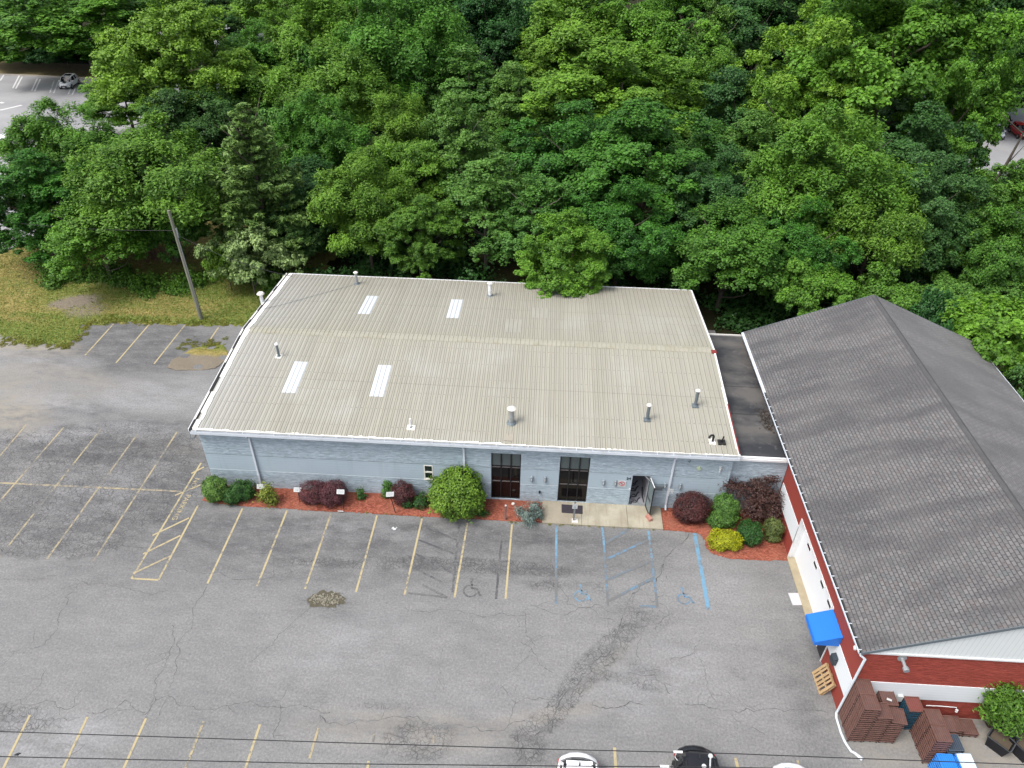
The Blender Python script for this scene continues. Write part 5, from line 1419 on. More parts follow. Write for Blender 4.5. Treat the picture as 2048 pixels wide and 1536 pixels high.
shrub((722,988),.4,[(0,0,.15,.26,.25,.36),(.0,-.1,-.1,.36,.3,.25)],.10,SM['dkgreen'],'very small thin green shrub alone between the two barberries',800,fill=.05,seed=6,rough=.2)
shrub((776,973),.7,[(0,0,.1,.36,.3,.42),(-.05,-.35,-.2,.35,.3,.35)],.09,SM['green'],'small green shrub peeking out behind the left placard and smaller barberry',1800,fill=.2,seed=7,rough=.15)
shrub((806,988),.75,[(0,0,.05,.76,.7,.72)],.075,SM['barberry'],'smaller round dark red barberry left of the huge bright bush',6500,aspect=1.9,seed=8,rough=.06)
shrub((817,1007),.35,[(0,0,0,.42,.3,.38)],.09,SM['dkgreen'],'green shoots at the foot of the smaller barberry',1300,fill=.2,seed=9,rough=.15)
shrub((843,1003),.4,[(0,0,0,.5,.5,.5)],.08,SM['dkgreen'],'little dark shrub tucked against the huge bright bush',2200,seed=10,rough=.12)
shrub((911,988),1.35,[(0,0,0,1.75,1.55,1.4),(.35,.3,.5,1.3,1.1,1.1),(-.25,.5,1.1,.5,.45,.5),(.9,-.2,-.2,.95,.9,.95)],.135,SM['lime'],'huge bright green leafy bush between the small window and the first storefront',16000,name='bush',cat='bush',aspect=1.4,seed=11,rough=.08,up=.5)
shrub((962,1025),.25,[(0,0,0,.5,.3,.25)],.09,SM['dkgreen'],'low green sprig spilling out right of the huge bright bush',700,fill=.1,seed=31,rough=.2)
shrub((1060,1026),.55,[(-.1,-.35,.0,.62,.55,.5),(.25,.45,.1,.5,.4,.42),(-.6,.2,-.05,.35,.35,.35),(.55,.1,-.1,.3,.35,.35)],.085,SM['blue'],'blue-grey spiky juniper at the left edge of the entrance walk',4600,aspect=2.4,fill=.15,seed=12,rough=.22)
shrub((1384,1015),.95,[(0,0,0,1.12,1.05,.98)],.08,SM['barberry'],'large globe of dark red barberry right of the entrance walk',12500,aspect=1.9,seed=13,rough=.05)
shrub((1446,1022),1.0,[(.1,.1,.15,.82,.78,1.0),(-.25,-.3,-.45,.75,.6,.5),(.3,-.2,-.3,.7,.6,.6)],.085,SM['green'],'cone shaped green shrub between the barberry globe and the purple tree',11500,seed=14,rough=.06)
shrub((1452,1080),.55,[(0,0,0,.95,.72,.60)],.085,SM['yellow'],'low bright yellow shrub at the curved corner of the mulch',7000,seed=15,rough=.08)
shrub((1500,1066),.7,[(0,0,0,.78,.75,.78)],.075,SM['dkgreen'],'dark green globe shrub right beside the yellow one',8500,seed=16,rough=.06)
shrub((1547,1062),.7,[(0,.1,.1,.56,.55,.7),(.0,-.15,-.3,.45,.45,.4)],.075,SM['olive'],'dull olive shrub close to the red wall',5500,seed=17,rough=.07)
# japanese maple: tiers over the bed
shrub((1512,985),1.9,[(-1.5,.3,.35,.75,.6,.38),(-.8,.2,.2,.85,.7,.42),(.1,.35,.55,.8,.6,.4),(.85,.5,.75,.6,.5,.4),(.4,-.1,.0,1.0,.8,.5),(1.0,-.2,-.3,.8,.8,.55),(-.1,-.6,-.5,1.0,.75,.5),(1.0,-.8,-.8,.85,.7,.45),(.1,-.9,-.8,.95,.6,.4),(.3,.8,1.1,.5,.3,.3)],.10,SM['jmaple'],'dark purple japanese maple spreading against the link building wall',12500,name='ornamental_tree',cat='tree',aspect=1.8,fill=.12,seed=18,rough=.25,up=.6)
# shrubs beyond the shingle roof and by the wood
def placed_bush(key, px, ty, wpx, Y, tint, label, cat='bush'):
    top = onY(px, ty, Y); dist = math.sqrt(top.x**2+Y*Y+(CAM_H-1)**2)
    return tree(key, top.x, Y, wpx*dist/FPX/2, max(.8, top.z), label, tint, cat, 'bushes at the edge of the wood', name='bush', zb=-.1)
placed_bush('bush_a',485,468,140,55.5,'silver','pale silver-green bush beside the back left corner of the hall')
placed_bush('bush_a',442,497,70,56,'bright','small bright green bush left of the pale silver one')
placed_bush('bush_a',1883,596,90,48.5,'blue','grey-green bush rising over the far slope of the shingle roof')
placed_bush('low_a',2022,612,185,46.5,'yellow','large yellow-green bush beyond the shingle roof at the right border')
placed_bush('bush_a',2062,742,80,41,'blue','grey-green bush below the large yellow-green one')
placed_bush('bush_a',1905,500,110,60,'blue','bluish bush in the shade at the foot of the wood')
placed_bush('low_a',1650,535,130,52.5,'locust','bush just over the back gable of the shingle roof')
placed_bush('low_a',1800,560,120,51,'maple','green bush touching the back edge of the shingle roof ridge')
placed_bush('low_a',1950,560,140,54,'olive','thin olive bush on the open slope right of the wood')
# bare bent tree
mb = MB(); b = onY(1958,415,63); t1 = onY(2012,330,62); t2 = onY(2046,268,61.5); t3 = onY(2000,225,61)
mb.tube([(b.x-1.2,b.y,-.2), b, t1, t2, t3], [.22,.18,.13,.07,.02], 8); mb.tube([t1, onY(2050,290,61.7)], [.06,.02], 5); mb.tube([b+(t1-b)*.5, onY(2040,330,62)], [.07,.02], 5)
bt = empty('bare_tree', (b.x-1.2, b.y, -.1), 'bent nearly bare tree arching over the side lot', 'tree')
mb.build('trunk', M['bark'], bt)

# ------------------------------------------------------------------ utility poles and wires
p0 = G(403,638); pt = onY(337,421,p0.y)
pole = empty('utility_pole', tuple(p0), 'bare weathered wooden utility pole leaning over the dry lawn behind the stalls', 'utility pole')
mb = MB(); mb.tube([p0, p0.lerp(pt,.5), pt], [.17,.145,.115], 12); mb.build('shaft', M['pole'], pole)
q = p0.lerp(pt,.82); mb = MB(); mb.box(q.x+.1,q.x+.22,q.y-.05,q.y+.05,q.z-.5,q.z+.3); mb.build('bracket', M['galv'], pole)
q = p0.lerp(pt,.12); mb = MB(); mb.tube([(q.x+.15,q.y-.1,q.z),(p0.lerp(pt,.8).x+.15,q.y-.1,p0.lerp(pt,.8).z)], .025, 6); mb.build('conduit', M['galv'], pole)
q = p0.lerp(pt,.83)
def wire(name, pts, label, rad=.02, mat='cable'):
    mb = MB(); mb.tube(pts, rad, 6); return tag(mb.build(name, M[mat]), label, 'wire')
def sag(a, b, s_, n=14): return [(a[0]+(b[0]-a[0])*t_, a[1]+(b[1]-a[1])*t_, a[2]+(b[2]-a[2])*t_-4*s_*t_*(1-t_)) for t_ in [i/n for i in range(n+1)]]
wire('service_wire', sag(tuple(q), (-60, 60, 5.5), .8), 'thin wire running west from the bare leaning pole')
wire('service_wire', sag(tuple(p0.lerp(pt,.80)), (BX0+.3, 50.4, 4.9), .5), 'thin wire from the leaning pole to the back corner of the hall')
a = G(14,111,-.1); mb = MB(); top = onY(-14,30,a.y)
pl2 = empty('utility_pole', tuple(a), 'grey utility pole under the trees on the far verge', 'utility pole'); mb.tube([a, top], [.2,.15], 10); mb.build('shaft', M['bark_grey'], pl2)
c = onY(440,75,118); pl3 = empty('utility_pole', (c.x,c.y,-.1), 'distant pole with a pale transformer and cross arm among the trees', 'utility pole')
mb = MB(); tp = onY(441,45,118); mb.tube([(c.x,c.y,-.1),(tp.x,c.y,tp.z)], [.2,.15], 8); mb.build('shaft', M['bark_grey'], pl3)
cc = onY(436,88,117.4); mb = MB(); mb.tube([(cc.x-.1,cc.y,cc.z-.75),(cc.x-.1,cc.y,cc.z+.6),(cc.x-.1,cc.y,cc.z+.75)], [.42,.42,.3], 12); mb.build('transformer', M['sign_white'], pl3)
mb = MB(); mb.beam((tp.x-1.3,c.y,tp.z-1.1),(tp.x+1.3,c.y,tp.z-.7), .14, .14); mb.build('cross_arm', M['galv'], pl3)
mb = MB()
for k in (-1.1,-.2,.8):
    mb = MB(); mb.tube([(tp.x+k,c.y,tp.z-.9),(tp.x+k,c.y,tp.z-.3)], .09, 6); mb.build('insulator', M['sign_white'], pl3)
# street wires in front, about nine metres up
W1 = [G(x,y,9) for x, y in ((0,1463),(320,1473.5),(640,1484),(1100,1498.4),(1460,1507),(1640,1514),(2048,1529))]
W2 = [G(x,y,9) for x, y in ((0,1513),(640,1527),(1100,1531.8),(1460,1534.5),(2048,1549))]
def extend(W):
    a = W[0]+(W[0]-W[1]).normalized()*18+Vector((0,0,.4)); b = W[-1]+(W[-1]-W[-2]).normalized()*18+Vector((0,0,.4)); return [a]+W+[b]
w1 = wire('power_line', extend(W1), 'upper of the two black power lines spanning the parking lot', .017)
w2 = wire('power_line', extend(W2), 'lower of the two black power lines, cutting across the car roofs', .017)
for w_, (x, y), (x2, y2) in ((w1,(1347,1503.5),(1365,1504)),(w2,(1320,1532.3),(1338,1533))):
    mb = MB(); mb.tube([G(x,y,9.0), G(x2,y2,9.0)], .04, 8); mb.build('splice', M['splice'], w_)
for W, nm in ((extend(W1),'west'),(extend(W1)[::-1],'east')):
    e = W[0]; pp = empty('utility_pole', (e.x, e.y-.35, 0), f'tall street pole at the {nm} end of the power lines', 'utility pole')
    mb = MB(); mb.tube([(e.x,e.y-.35,0),(e.x,e.y-.35,10.5)], [.19,.14], 10); mb.build('shaft', M['pole'], pp)
    mb = MB(); mb.box(e.x-.06,e.x+.06,e.y-1.2,e.y+.2,9.25,9.36); mb.build('cross_arm', M['pole'], pp)
b = G(36,1511,9); mb = MB()
mb.tube([(b.x-.13,b.y,b.z+.02),(b.x-.05,b.y,b.z+.05),(b.x+.03,b.y,b.z+.09),(b.x+.08,b.y,b.z+.14),(b.x+.12,b.y,b.z+.15),(b.x+.16,b.y,b.z+.145)], [.008,.03,.045,.03,.025,.004], 8)
mb.tube([(b.x,b.y,b.z),(b.x+.01,b.y,b.z+.06)], .006, 4)
tag(mb.build('bird', M['ink'], smooth=True), 'small dark bird perched on the lower power line', 'bird')

# ------------------------------------------------------------------ signs and posts in the beds
def placard(px_top, px_base, label, w=.46, h=.28, tilt=35, leanx=0, seed=0):
    b = G(*px_base, .1); t_ = onY(px_top[0], px_top[1], b.y)
    s_ = empty('placard', tuple(b), label, 'sign', 'white reserved-parking placards in the mulch')
    mb = MB(); mb.beam(b-Vector((0,0,.1)), t_-Vector((0,-.02,.05)), .035, .035); mb.build('post', M['black_metal'], s_)
    a = math.radians(tilt); ux = Vector((1,leanx,leanx*.4)).normalized(); uy = Vector((0,math.sin(a),math.cos(a))); nn = ux.cross(uy)
    mb = MB(); c = t_
    P = lambda i, j, k=0: c+ux*i*w/2+uy*j*h/2+nn*k
    mb.hexa([P(-1,-1,-.008),P(1,-1,-.008),P(1,1,-.008),P(-1,1,-.008)], [P(-1,-1,.008),P(1,-1,.008),P(1,1,.008),P(-1,1,.008)]); bd = mb.build('board', M['sign_white'], s_)
    mb = MB()
    for j in (.45,0.05,-.35): mb.quad(P(-.75,j-.12,.010),P(.75,j-.12,.010),P(.75,j+.10,.010),P(-.75,j+.10,.010))
    mb.build('text_lines', M['sign_grey'], bd)
    return s_
placard((521,973),(525,992),'white placard half hidden behind the loose young shrub')
placard((595,979.5),(600,1005),'white placard left of the double-lobed barberry')
placard((681,983.5),(688,1019),'white placard standing before the right lobe of the double barberry')
placard((780,988.5),(791,1025),'tilted white placard on a black post beside the smaller barberry', leanx=.12)
c = G(681,1022.5,.15); mb = MB(); mb.box(c.x-.17,c.x+.17,c.y-.03,c.y+.03,.15,.17); tag(mb.build('fallen_strip', M['sign_white']), 'white strip lying on the mulch in front of the double barberry', 'strip')
def hc_sign(top, base_xyz, label, post):
    s_ = empty('accessible_sign', base_xyz, label, 'sign', 'accessible parking signs')
    x, y, z = top
    mb = MB()
    if post: mb.box(x-.05,x+.05,y+.02,y+.10,.1,z+.35)
    else: mb.box(x-.03,x+.03,y+.01,y+.04,z-.2,z+.2)
    mb.build('post', M['galv'] if not post else plain('sign_post', (.18,.19,.19), .6), s_)
    mb = MB(); mb.box(x-.15,x+.15,y-.005,y+.01,z-.21,z+.21); bd = mb.build('board', M['sign_white'], s_)
    wheelchair((x,y-.009,z-.07), .2, (0,0,1), M['sign_blue'], 0, bd, True, 'wheelchair_symbol')
    mb = MB(); mb.box(x-.1,x+.1,y-.0095,y-.007,z+.08,z+.10); mb.box(x-.08,x+.08,y-.0095,y-.007,z+.13,z+.15); mb.build('text_line', M['sign_grey'], bd)
    return s_
hc_sign((2.72,30.42,1.38), (2.78,30.45,.1), 'white and blue accessible parking sign on the grey post by the entrance mat', True)
mb = MB(); mb.box(2.62,2.98,30.28,30.62,.10,.14); tag(mb.build('post_footing', M['cap_light']), 'pale square footing around the sign post', 'footing')
hc_sign((8.41,31.55,1.87), (8.41,31.6,1.6), 'white and blue accessible parking sign strapped to the third downspout', False)
b = G(1011,1038,.08); pp = empty('marker_post', tuple(b), 'short grey post with a round white cap in the mulch', 'post')
mb = MB(); mb.tube([b, b+Vector((0,0,1.12))], .05, 10); mb.build('shaft', M['galv_dark'], pp); mb = MB(); mb.tube([b+Vector((0,0,1.12)), b+Vector((0,0,1.18))], .06, 10); mb.build('cap', M['sign_white'], pp)
b = G(1026,1008,.14); mb = MB(); mb.tube([b, b+Vector((0,0,.05))], .1, 10); tag(mb.build('irrigation_cap', M['cap_light']), 'pale round cap lying in the mulch near the grey post', 'cap')
mb = MB(); mb.add([(2.0,31.05,.103),(3.28,31.03,.103),(3.30,31.72,.103),(2.0,31.75,.103),(2.0,31.05,.118),(3.28,31.03,.118),(3.30,31.72,.118),(2.0,31.75,.118)], [(3,2,1,0),(4,5,6,7),(0,1,5,4),(1,2,6,5),(2,3,7,6),(3,0,4,7)])
mo = mb; dm = tag(mb.build('door_mat', M['mat_rubber']), 'dark rubber door mat before the second storefront', 'door mat')
mb = MB(); c = Vector((7.28,30.92,0)); ax = Vector((.42,-.9,0)).normalized(); ay = Vector((.9,.42,0)).normalized()
P = lambda i, j, z: (c.x+ax.x*i+ay.x*j, c.y+ax.y*i+ay.y*j, z)
mb.hexa([P(-.22,-.11,.10),P(.22,-.11,.10),P(.22,.11,.10),P(-.22,.11,.10)],[P(-.22,-.11,.30),P(.22,-.11,.30),P(.22,.11,.30),P(-.22,.11,.30)])
tag(mb.build('brick_block', M['brick']), 'pinkish brick block propping the glass door open', 'brick')
mb = MB(); random.seed(2)
c = G(789,1058)
for k in range(5): 
    x, y = c.x+random.uniform(-.12,.12), c.y+random.uniform(-.08,.08); s_ = random.uniform(.04,.09)
    mb.add([(x-s_,y-s_,.01),(x+s_,y-s_*.5,.03),(x+s_*.6,y+s_,.05),(x-s_*.8,y+s_*.7,.02)], [(0,1,2,3)])
tag(mb.build('paper_scrap', M['sign_white']), 'crumpled scrap of white paper lying on the asphalt stall', 'litter')
gp = MB(); gp.add([(*G(1576,1187)[:2],.03),(*G(1598,1187)[:2],.03),(*G(1607,1211)[:2],.03),(*G(1585,1211)[:2],.03)], [(3,2,1,0)])
v = [Vector(q) for q in gp.v]; gp = MB(); gp.hexa([v[3]-Vector((0,0,.024)),v[2]-Vector((0,0,.024)),v[1]-Vector((0,0,.024)),v[0]-Vector((0,0,.024))],[v[3]+Vector((0,0,.02)),v[2]+Vector((0,0,.02)),v[1]+Vector((0,0,.02)),v[0]+Vector((0,0,.02))])
tag(gp.build('board', M['ground_panel']), 'pale flat board lying on the asphalt by the concrete sill', 'board')

# pallet leaning on the red wall
pa = empty('pallet', (14.75, 20.5, 0), 'worn wooden pallet leaning against the red wall', 'pallet')
A = onY(1635,1326,20.95); 
def pl(u, v, t_): # u along wall (y), v up the lean, t thickness
    b = Vector((14.45, 21.25, .02)); up_ = Vector((.50, 0, .95)).normalized(); al = Vector((.02,-1,0)).normalized(); nn = al.cross(up_).normalized()
    return b + al*u + up_*v + nn*t_
def pbox(mb, u0, u1, v0, v1, t0, t1):
    mb.hexa([pl(u0,v0,t0),pl(u1,v0,t0),pl(u1,v1,t0),pl(u0,v1,t0)],[pl(u0,v0,t1),pl(u1,v0,t1),pl(u1,v1,t1),pl(u0,v1,t1)])
for k, (u0, u1) in enumerate(((0,.14),(.2,.3),(.42,.56),(.66,.76),(.84,.94),(1.06,1.20))):
    mb = MB(); pbox(mb, u0, u1, 0, 1.0, 0, .02); mb.build('deck_board', M['pallet_wood'], pa)
for v0 in (0,.46,.92):
    mb = MB(); pbox(mb, 0, 1.2, v0, v0+.07, -.11, -.002); mb.build('stringer', M['pallet_wood'], pa)
for u0 in (0,.53,1.07):
    mb = MB(); pbox(mb, u0, u0+.13, 0, 1.0, -.135, -.112); mb.build('bottom_board', M['pallet_wood'], pa)

# ------------------------------------------------------------------ bakery trays
TW, TD, TH = .68, .73, .165
def tray_mesh(cols):
    rim, floor, leg = cols
    mb = MB(); w, d, h = TW/2, TD/2, TH
    mb.box(-w+.02, w-.02, -d+.02, d-.02, h-.065, h-.05, 1)
    for a in (-1, 1):
        mb.box(min(a*w,a*(w-.022)), max(a*w,a*(w-.022)), -d, d, h-.068, h-.004, 0); mb.box(-w+.022, w-.022, min(a*d,a*(d-.022)), max(a*d,a*(d-.022)), h-.068, h-.004, 0)
        for b in (-1, 1): mb.box(a*(w-.008)-(.07 if a > 0 else 0), a*(w-.008)+(.07 if a < 0 else 0), b*(d-.008)-(.05 if b > 0 else 0), b*(d-.008)+(.05 if b < 0 else 0), 0, h-.07, 2)
        mb.box(-.05, .05, a*(d-.012)-(.03 if a > 0 else 0), a*(d-.012)+(.03 if a < 0 else 0), .03, h-.07, 2)
        mb.box(a*(w-.012)-(.03 if a > 0 else 0), a*(w-.012)+(.03 if a < 0 else 0), -.05, .05, .03, h-.07, 2)
    for k in range(-3, 4): mb.box(k*.09-.008, k*.09+.008, -d+.03, d-.03, h-.0499, h-.044, 0)
    o = mb.build('tray', [M[rim], M[floor], M[leg]]); me = o.data; bpy.data.objects.remove(o); return me
M['tray_dark'] = plain('tray_dark', (.030,.015,.013), .7)  # legs coloured dark to paint in the shaded gaps between trays
M['tray_rim'] = plain('tray_rim', (.165,.085,.070), .5, var=.25, vs=5, dirt=(.24,.17,.14), dirtamt=.4)
M['tray_floor'] = plain('tray_floor', (.105,.058,.050), .55, var=.3, vs=3, dirt=(.17,.12,.10), dirtamt=.5)
M['blue_rim'] = plain('blue_rim', (.05,.27,.75), .35, var=.1); M['blue_dark'] = plain('blue_dark', (.008,.05,.22), .6)  # dark blue legs: the same painted gap shade
M['navy_rim'] = plain('navy_rim', (.09,.12,.15), .5); M['teal_rim'] = plain('teal_rim', (.02,.07,.11), .5)
TM = {'brown': tray_mesh(('tray_rim','tray_floor','tray_dark')), 'navy': tray_mesh(('navy_rim','navy_plastic','tray_dark')),
      'teal': tray_mesh(('teal_rim','teal_plastic','tray_dark')), 'red': tray_mesh(('tray_rim','red_plastic','tray_dark')), 'blue': tray_mesh(('blue_rim','blue_plastic','blue_dark'))}
ORD = ['topmost','second','third','fourth','fifth','sixth','seventh','eighth','ninth','tenth','eleventh','twelfth','thirteenth','fourteenth','fifteenth','sixteenth','seventeenth']
random.seed(41)
def stack(x, y, n, kind, where, cname='brown', top_kind=None, tilt_top=None):
    for k in range(n):
        r_ = n-1-k
        kd = top_kind if (top_kind and r_ == 0) else kind
        o = bpy.data.objects.new('bread_tray', TM[kd]); COL.objects.link(o)
        o.location = (x+random.uniform(-.008,.008), y+random.uniform(-.008,.008), k*TH+.006); o.rotation_euler = (0,0,random.uniform(-.012,.012))
        if r_ == 0 and tilt_top: o.location.x += tilt_top[0]; o.location.y += tilt_top[1]; o.rotation_euler = (tilt_top[2], tilt_top[3], tilt_top[4]); o.location.z += .03
        cn = {'red':'reddish'}.get(kd, cname if kd == kind else kd)
        tag(o, f'{cn} bread tray, {ORD[r_]} from the top of {where}'.replace('topmost from the top of', 'topmost of'), 'tray', f'trays stacked: {where}')
stack(15.44,18.18,17,'brown','the tall stack by the downspout')
stack(15.43,18.92,17,'brown','the tall stack in the wall corner')
stack(16.15,18.20,13,'brown','the front stack beside the tall ones', tilt_top=(0,-.02,.03,.0,.03))
stack(16.87,18.20,11,'brown','the stack with a skewed top tray', tilt_top=(.06,-.02,.05,.07,-.08))
stack(16.75,18.93,12,'brown','the rear stack topped by white scrap')
stack(16.12,18.93,8,'brown','the short hidden rear stack')
stack(18.50,17.37,12,'brown','the foremost stack east of the gap')
stack(18.50,18.13,12,'brown','the middle stack east of the gap')
stack(18.00,18.90,10,'teal','the dark teal stack by the wall', 'dark teal', top_kind='red')
stack(19.22,18.13,9,'brown','the low brown stack beside the navy one')
stack(19.24,17.37,8,'navy','the only navy stack', 'navy')
stack(18.72,16.55,7,'blue','the blue stack without a cover', 'bright blue')
stack(19.44,16.50,8,'blue','the blue stack under plastic film', 'bright blue')
stack(19.4,15.72,4,'blue','the low blue stack farther east', 'bright blue')
stack(18.66,15.78,4,'blue','the low blue stack farther west', 'bright blue')
z = 8*TH+.02; mb = MB(); 
mb.hexa([(19.12,16.16,z),(19.76,16.16,z),(19.76,16.85,z),(19.12,16.85,z)], [(19.18,16.2,z+.12),(19.70,16.2,z+.09),(19.66,16.8,z+.16),(19.2,16.8,z+.13)])
tag(mb.build('film_cover', M['clear_film']), 'pale bundle of plastic film on top of the bright blue trays', 'film')
# loose dark brown trays by the wall
stack(20.15,18.75,3,'brown','the low heap beside the pot'); stack(20.86,18.72,2,'brown','the lowest heap behind the pot')
sc_ = MB(); z = 12*TH+.03; sc_.add([(16.6,18.8,z),(16.8,18.72,z+.01),(16.84,18.8,z+.03),(16.66,18.9,z+.01)], [(0,1,2,3)]); tag(sc_.build('paper_scrap', M['sign_white']), 'white paper scrap on the rear tray stack', 'litter')

# black square pots, one with a tree
def pot(x, y, s_, h, rot, label, soil=True):
    p = empty('plant_pot', (x, y, 0), label, 'pot')
    def sq(k, z): return [(x+k*math.cos(rot+math.pi/4+i*math.pi/2), y+k*math.sin(rot+math.pi/4+i*math.pi/2), z) for i in range(4)]
    mb = MB(); a, b, c_, d_ = sq(s_*.55,0), sq(s_*.72,h), sq(s_*.66,h), sq(s_*.6,h*.75)
    mb.add(a+b+c_+d_, [(3,2,1,0)]+[(i,(i+1)%4,4+(i+1)%4,4+i) for i in range(4)]+[(4+i,4+(i+1)%4,8+(i+1)%4,8+i) for i in range(4)]+[(8+i,8+(i+1)%4,12+(i+1)%4,12+i) for i in range(4)])
    mb.build('body', M['pot_black'], p)
    mb = MB(); r_ = sq(s_*.74,h); mb.tube(r_+[r_[0]], .035, 6, cap=False); mb.build('rim', plain('pot_rim', (.06,.065,.07), .5), p)
    mb = MB(); mb.add(d_, [(0,1,2,3)]); mb.build('soil', M['soil'], p)
    return p
pq = G(2004,1478,.6); pot(pq.x,pq.y,.95,.75,.75,'black square pot holding the bright leafy tree'); pq = G(2052,1490,.6); pot(pq.x,pq.y,1.0,.8,.5,'second black pot at the right border')
shrub((2012,1408),2.0,[(0,0,.3,.95,.85,.75),(-.75,-.1,.35,.5,.45,.4),(-.6,-.2,-.45,.5,.45,.35),(.5,-.2,-.2,.95,.9,.8),(-.3,.1,.95,.45,.4,.4),(.2,-.4,-.75,.7,.6,.45)],.17,leaf_mat('potted_leaves',(.03,.09,.012),(.15,.31,.03),.25),'bright green leafy tree growing in the black square pot',5200,name='potted_tree',cat='tree',aspect=2.6,fill=.1,seed=44,rough=.2,up=.6)

# ------------------------------------------------------------------ cars
def lerp(a, b, t_): return a+(b-a)*t_
def car(label, loc, rz, paint, L=4.55, W=1.84, H=1.66, rails=False, sunroof=False, hoodstripe=False, plate=False, boxy=1.0, name='parked_car', group='parked cars'):
    """faces +Y, origin on the ground at its middle"""
    t = empty(name, (0,0,0), label, 'car', group)
    h2 = L/2; w = W/2
    # stations: y, half width, sill z, belt/hood z
    st = [(-h2,.80,.42,.86),(-h2+.10,.93,.32,.98),(-h2+.45,.985,.25,1.03),(-1.45,1.0,.25,1.03),(-.6,1.0,.24,1.02),(.3,1.0,.24,1.0),(.95,1.0,.25,.99),(1.45,.985,.27,.95),(h2-.35,.95,.30,.87),(h2-.10,.86,.34,.78),(h2,.74,.42,.66)]
    rings = []
    for (y, k, zs, zb) in st:
        a = w*k
        rings.append([(-a*.93,y,zs),(-a,y,zs+.18),(-a,y,(zs+zb)/2+.05),(-a*.975,y,zb-.09),(-a*.90,y,zb),(-a*.45,y,zb+.035),(0,y,zb+.045),(a*.45,y,zb+.035),(a*.90,y,zb),(a*.975,y,zb-.09),(a,y,(zs+zb)/2+.05),(a,y,zs+.18),(a*.93,y,zs)])
    def loft(mb, rings, closed_ends=True, mi=0):
        n = len(rings[0]); vs = [v for r_ in rings for v in r_]
        fs = [(i*n+k, i*n+(k+1), (i+1)*n+k+1, (i+1)*n+k) for i in range(len(rings)-1) for k in range(n-1)]
        fs += [((i)*n+n-1, i*n, (i+1)*n, (i+1)*n+n-1) for i in range(len(rings)-1)]
        if closed_ends: fs += [tuple(range(n))[::-1], tuple((len(rings)-1)*n+k for k in range(n))]
        mb.add(vs, fs, mi)
    def warp(mb_):
        out = []
        for (x, y, z) in mb_.v:
            k = min(1, abs(x)/w)**2.4
            if y < 0: y += .34*k*min(1, max(0, (-y-(h2-1.5))/1.3))
            else: y -= .40*k*min(1, max(0, (y-(h2-1.4))/1.2))
            out.append((x, y, z))
        mb_.v = out; return mb_
    mb = MB(); loft(mb, rings); body = warp(mb).build('body', M[paint], t, True)
    # glasshouse
    ya, yb, yc, yd = -h2+.26, -h2+.80, .35, 1.18       # rear base, rear roof edge, front roof edge, windscreen base
    z0 = 1.0; wr = w*.76
    gl = MB()
    g_r = [[(-w*.86,ya,z0),(-w*.80,ya,z0+.02),(w*.80,ya,z0+.02),(w*.86,ya,z0)], [(-w*.93,yb-.1,z0),(-wr,yb,H-.07),(wr,yb,H-.07),(w*.93,yb-.1,z0)], [(-w*.93,yc+.1,z0),(-wr,yc,H-.07),(wr,yc,H-.07),(w*.93,yc+.1,z0)], [(-w*.86,yd,z0-.03),(-w*.80,yd,z0-.01),(w*.80,yd,z0-.01),(w*.86,yd,z0-.03)]]
    def fine(ring):
        out = []
        for a, b in zip(ring, ring[1:]):
            m_ = 6 if abs(b[0]-a[0]) > .5 else 1
            out += [tuple(lerp(a[i], b[i], k/m_) for i in range(3)) for k in range(m_)]
        return out+[ring[-1]]
    loft(gl, [fine(r_) for r_ in g_r]); warp(gl).build('windows', M['car_glass'], t)
    # roof skin, crowned, and pillars
    rf = MB(); nx_ = 6; ys = [yb-.05, yb+.12, (yb+yc)/2, yc-.15, yc+.03]; kz = [-.045, -.01, .0, -.01, -.05]; kw = [.93,.99,1,.99,.95]
    vs = []
    for y, dz, kx in zip(ys, kz, kw):
        for i in range(nx_+1):
            s_ = -1+2*i/nx_; vs.append((s_*(wr+.02)*kx, y, H+dz-.075*abs(s_)**3))
    n = nx_+1
    rf.add(vs, [(r_*n+i, r_*n+i+1, (r_+1)*n+i+1, (r_+1)*n+i) for r_ in range(4) for i in range(nx_)])
    rf.v = [(x, y+(.16*(abs(x)/wr)**2.4 if y < yb+.2 else 0), z) for x, y, z in rf.v]; roof = rf.build('roof', M[paint], t, True)
    pm = MB()
    for s_ in (-1, 1):
        for (p, q, wd) in (((s_*w*.90,ya+.02,z0),(s_*wr,yb,H-.08),.13),((s_*w*.90,yd-.02,z0-.02),(s_*wr,yc,H-.08),.09),((s_*w*.955,-.45,z0),(s_*(wr+.015),-.42,H-.08),.09),((s_*w*.955,-1.3,z0),(s_*(wr+.01),-1.2,H-.08),.10),((s_*(wr+.012),yb,H-.085),(s_*(wr+.012),yc,H-.085),.07)):
            pm.beam(p, q, .05, wd)
    pm.beam((-wr*.8,yb-.06,H-.07),(wr*.8,yb-.06,H-.07), .16, .04)
    warp(pm).build('pillars', M[paint], t)
    # trim
    tm = MB(); tm.box(-w*.5,w*.5,-h2-.03,-h2+.1,.36,.56); tm.build('rear_bumper', M['car_trim'], t)
    tm = MB(); tm.box(-w*.46,w*.46,h2-.12,h2+.03,.34,.5); tm.build('front_bumper', M['car_trim'], t)
    for s_ in (-1,1):
        tm = MB(); tm.box(min(s_*w*.93,s_*(w+.012)), max(s_*w*.93,s_*(w+.012)), -1.0, .9, .24, .36); tm.build('side_sill', M['car_trim'], t)
    gm_ = MB(); gm_.box(-w*.42,w*.42,h2-.06,h2+.02,.56,.68); gm_.build('grille', M['car_trim'], t)
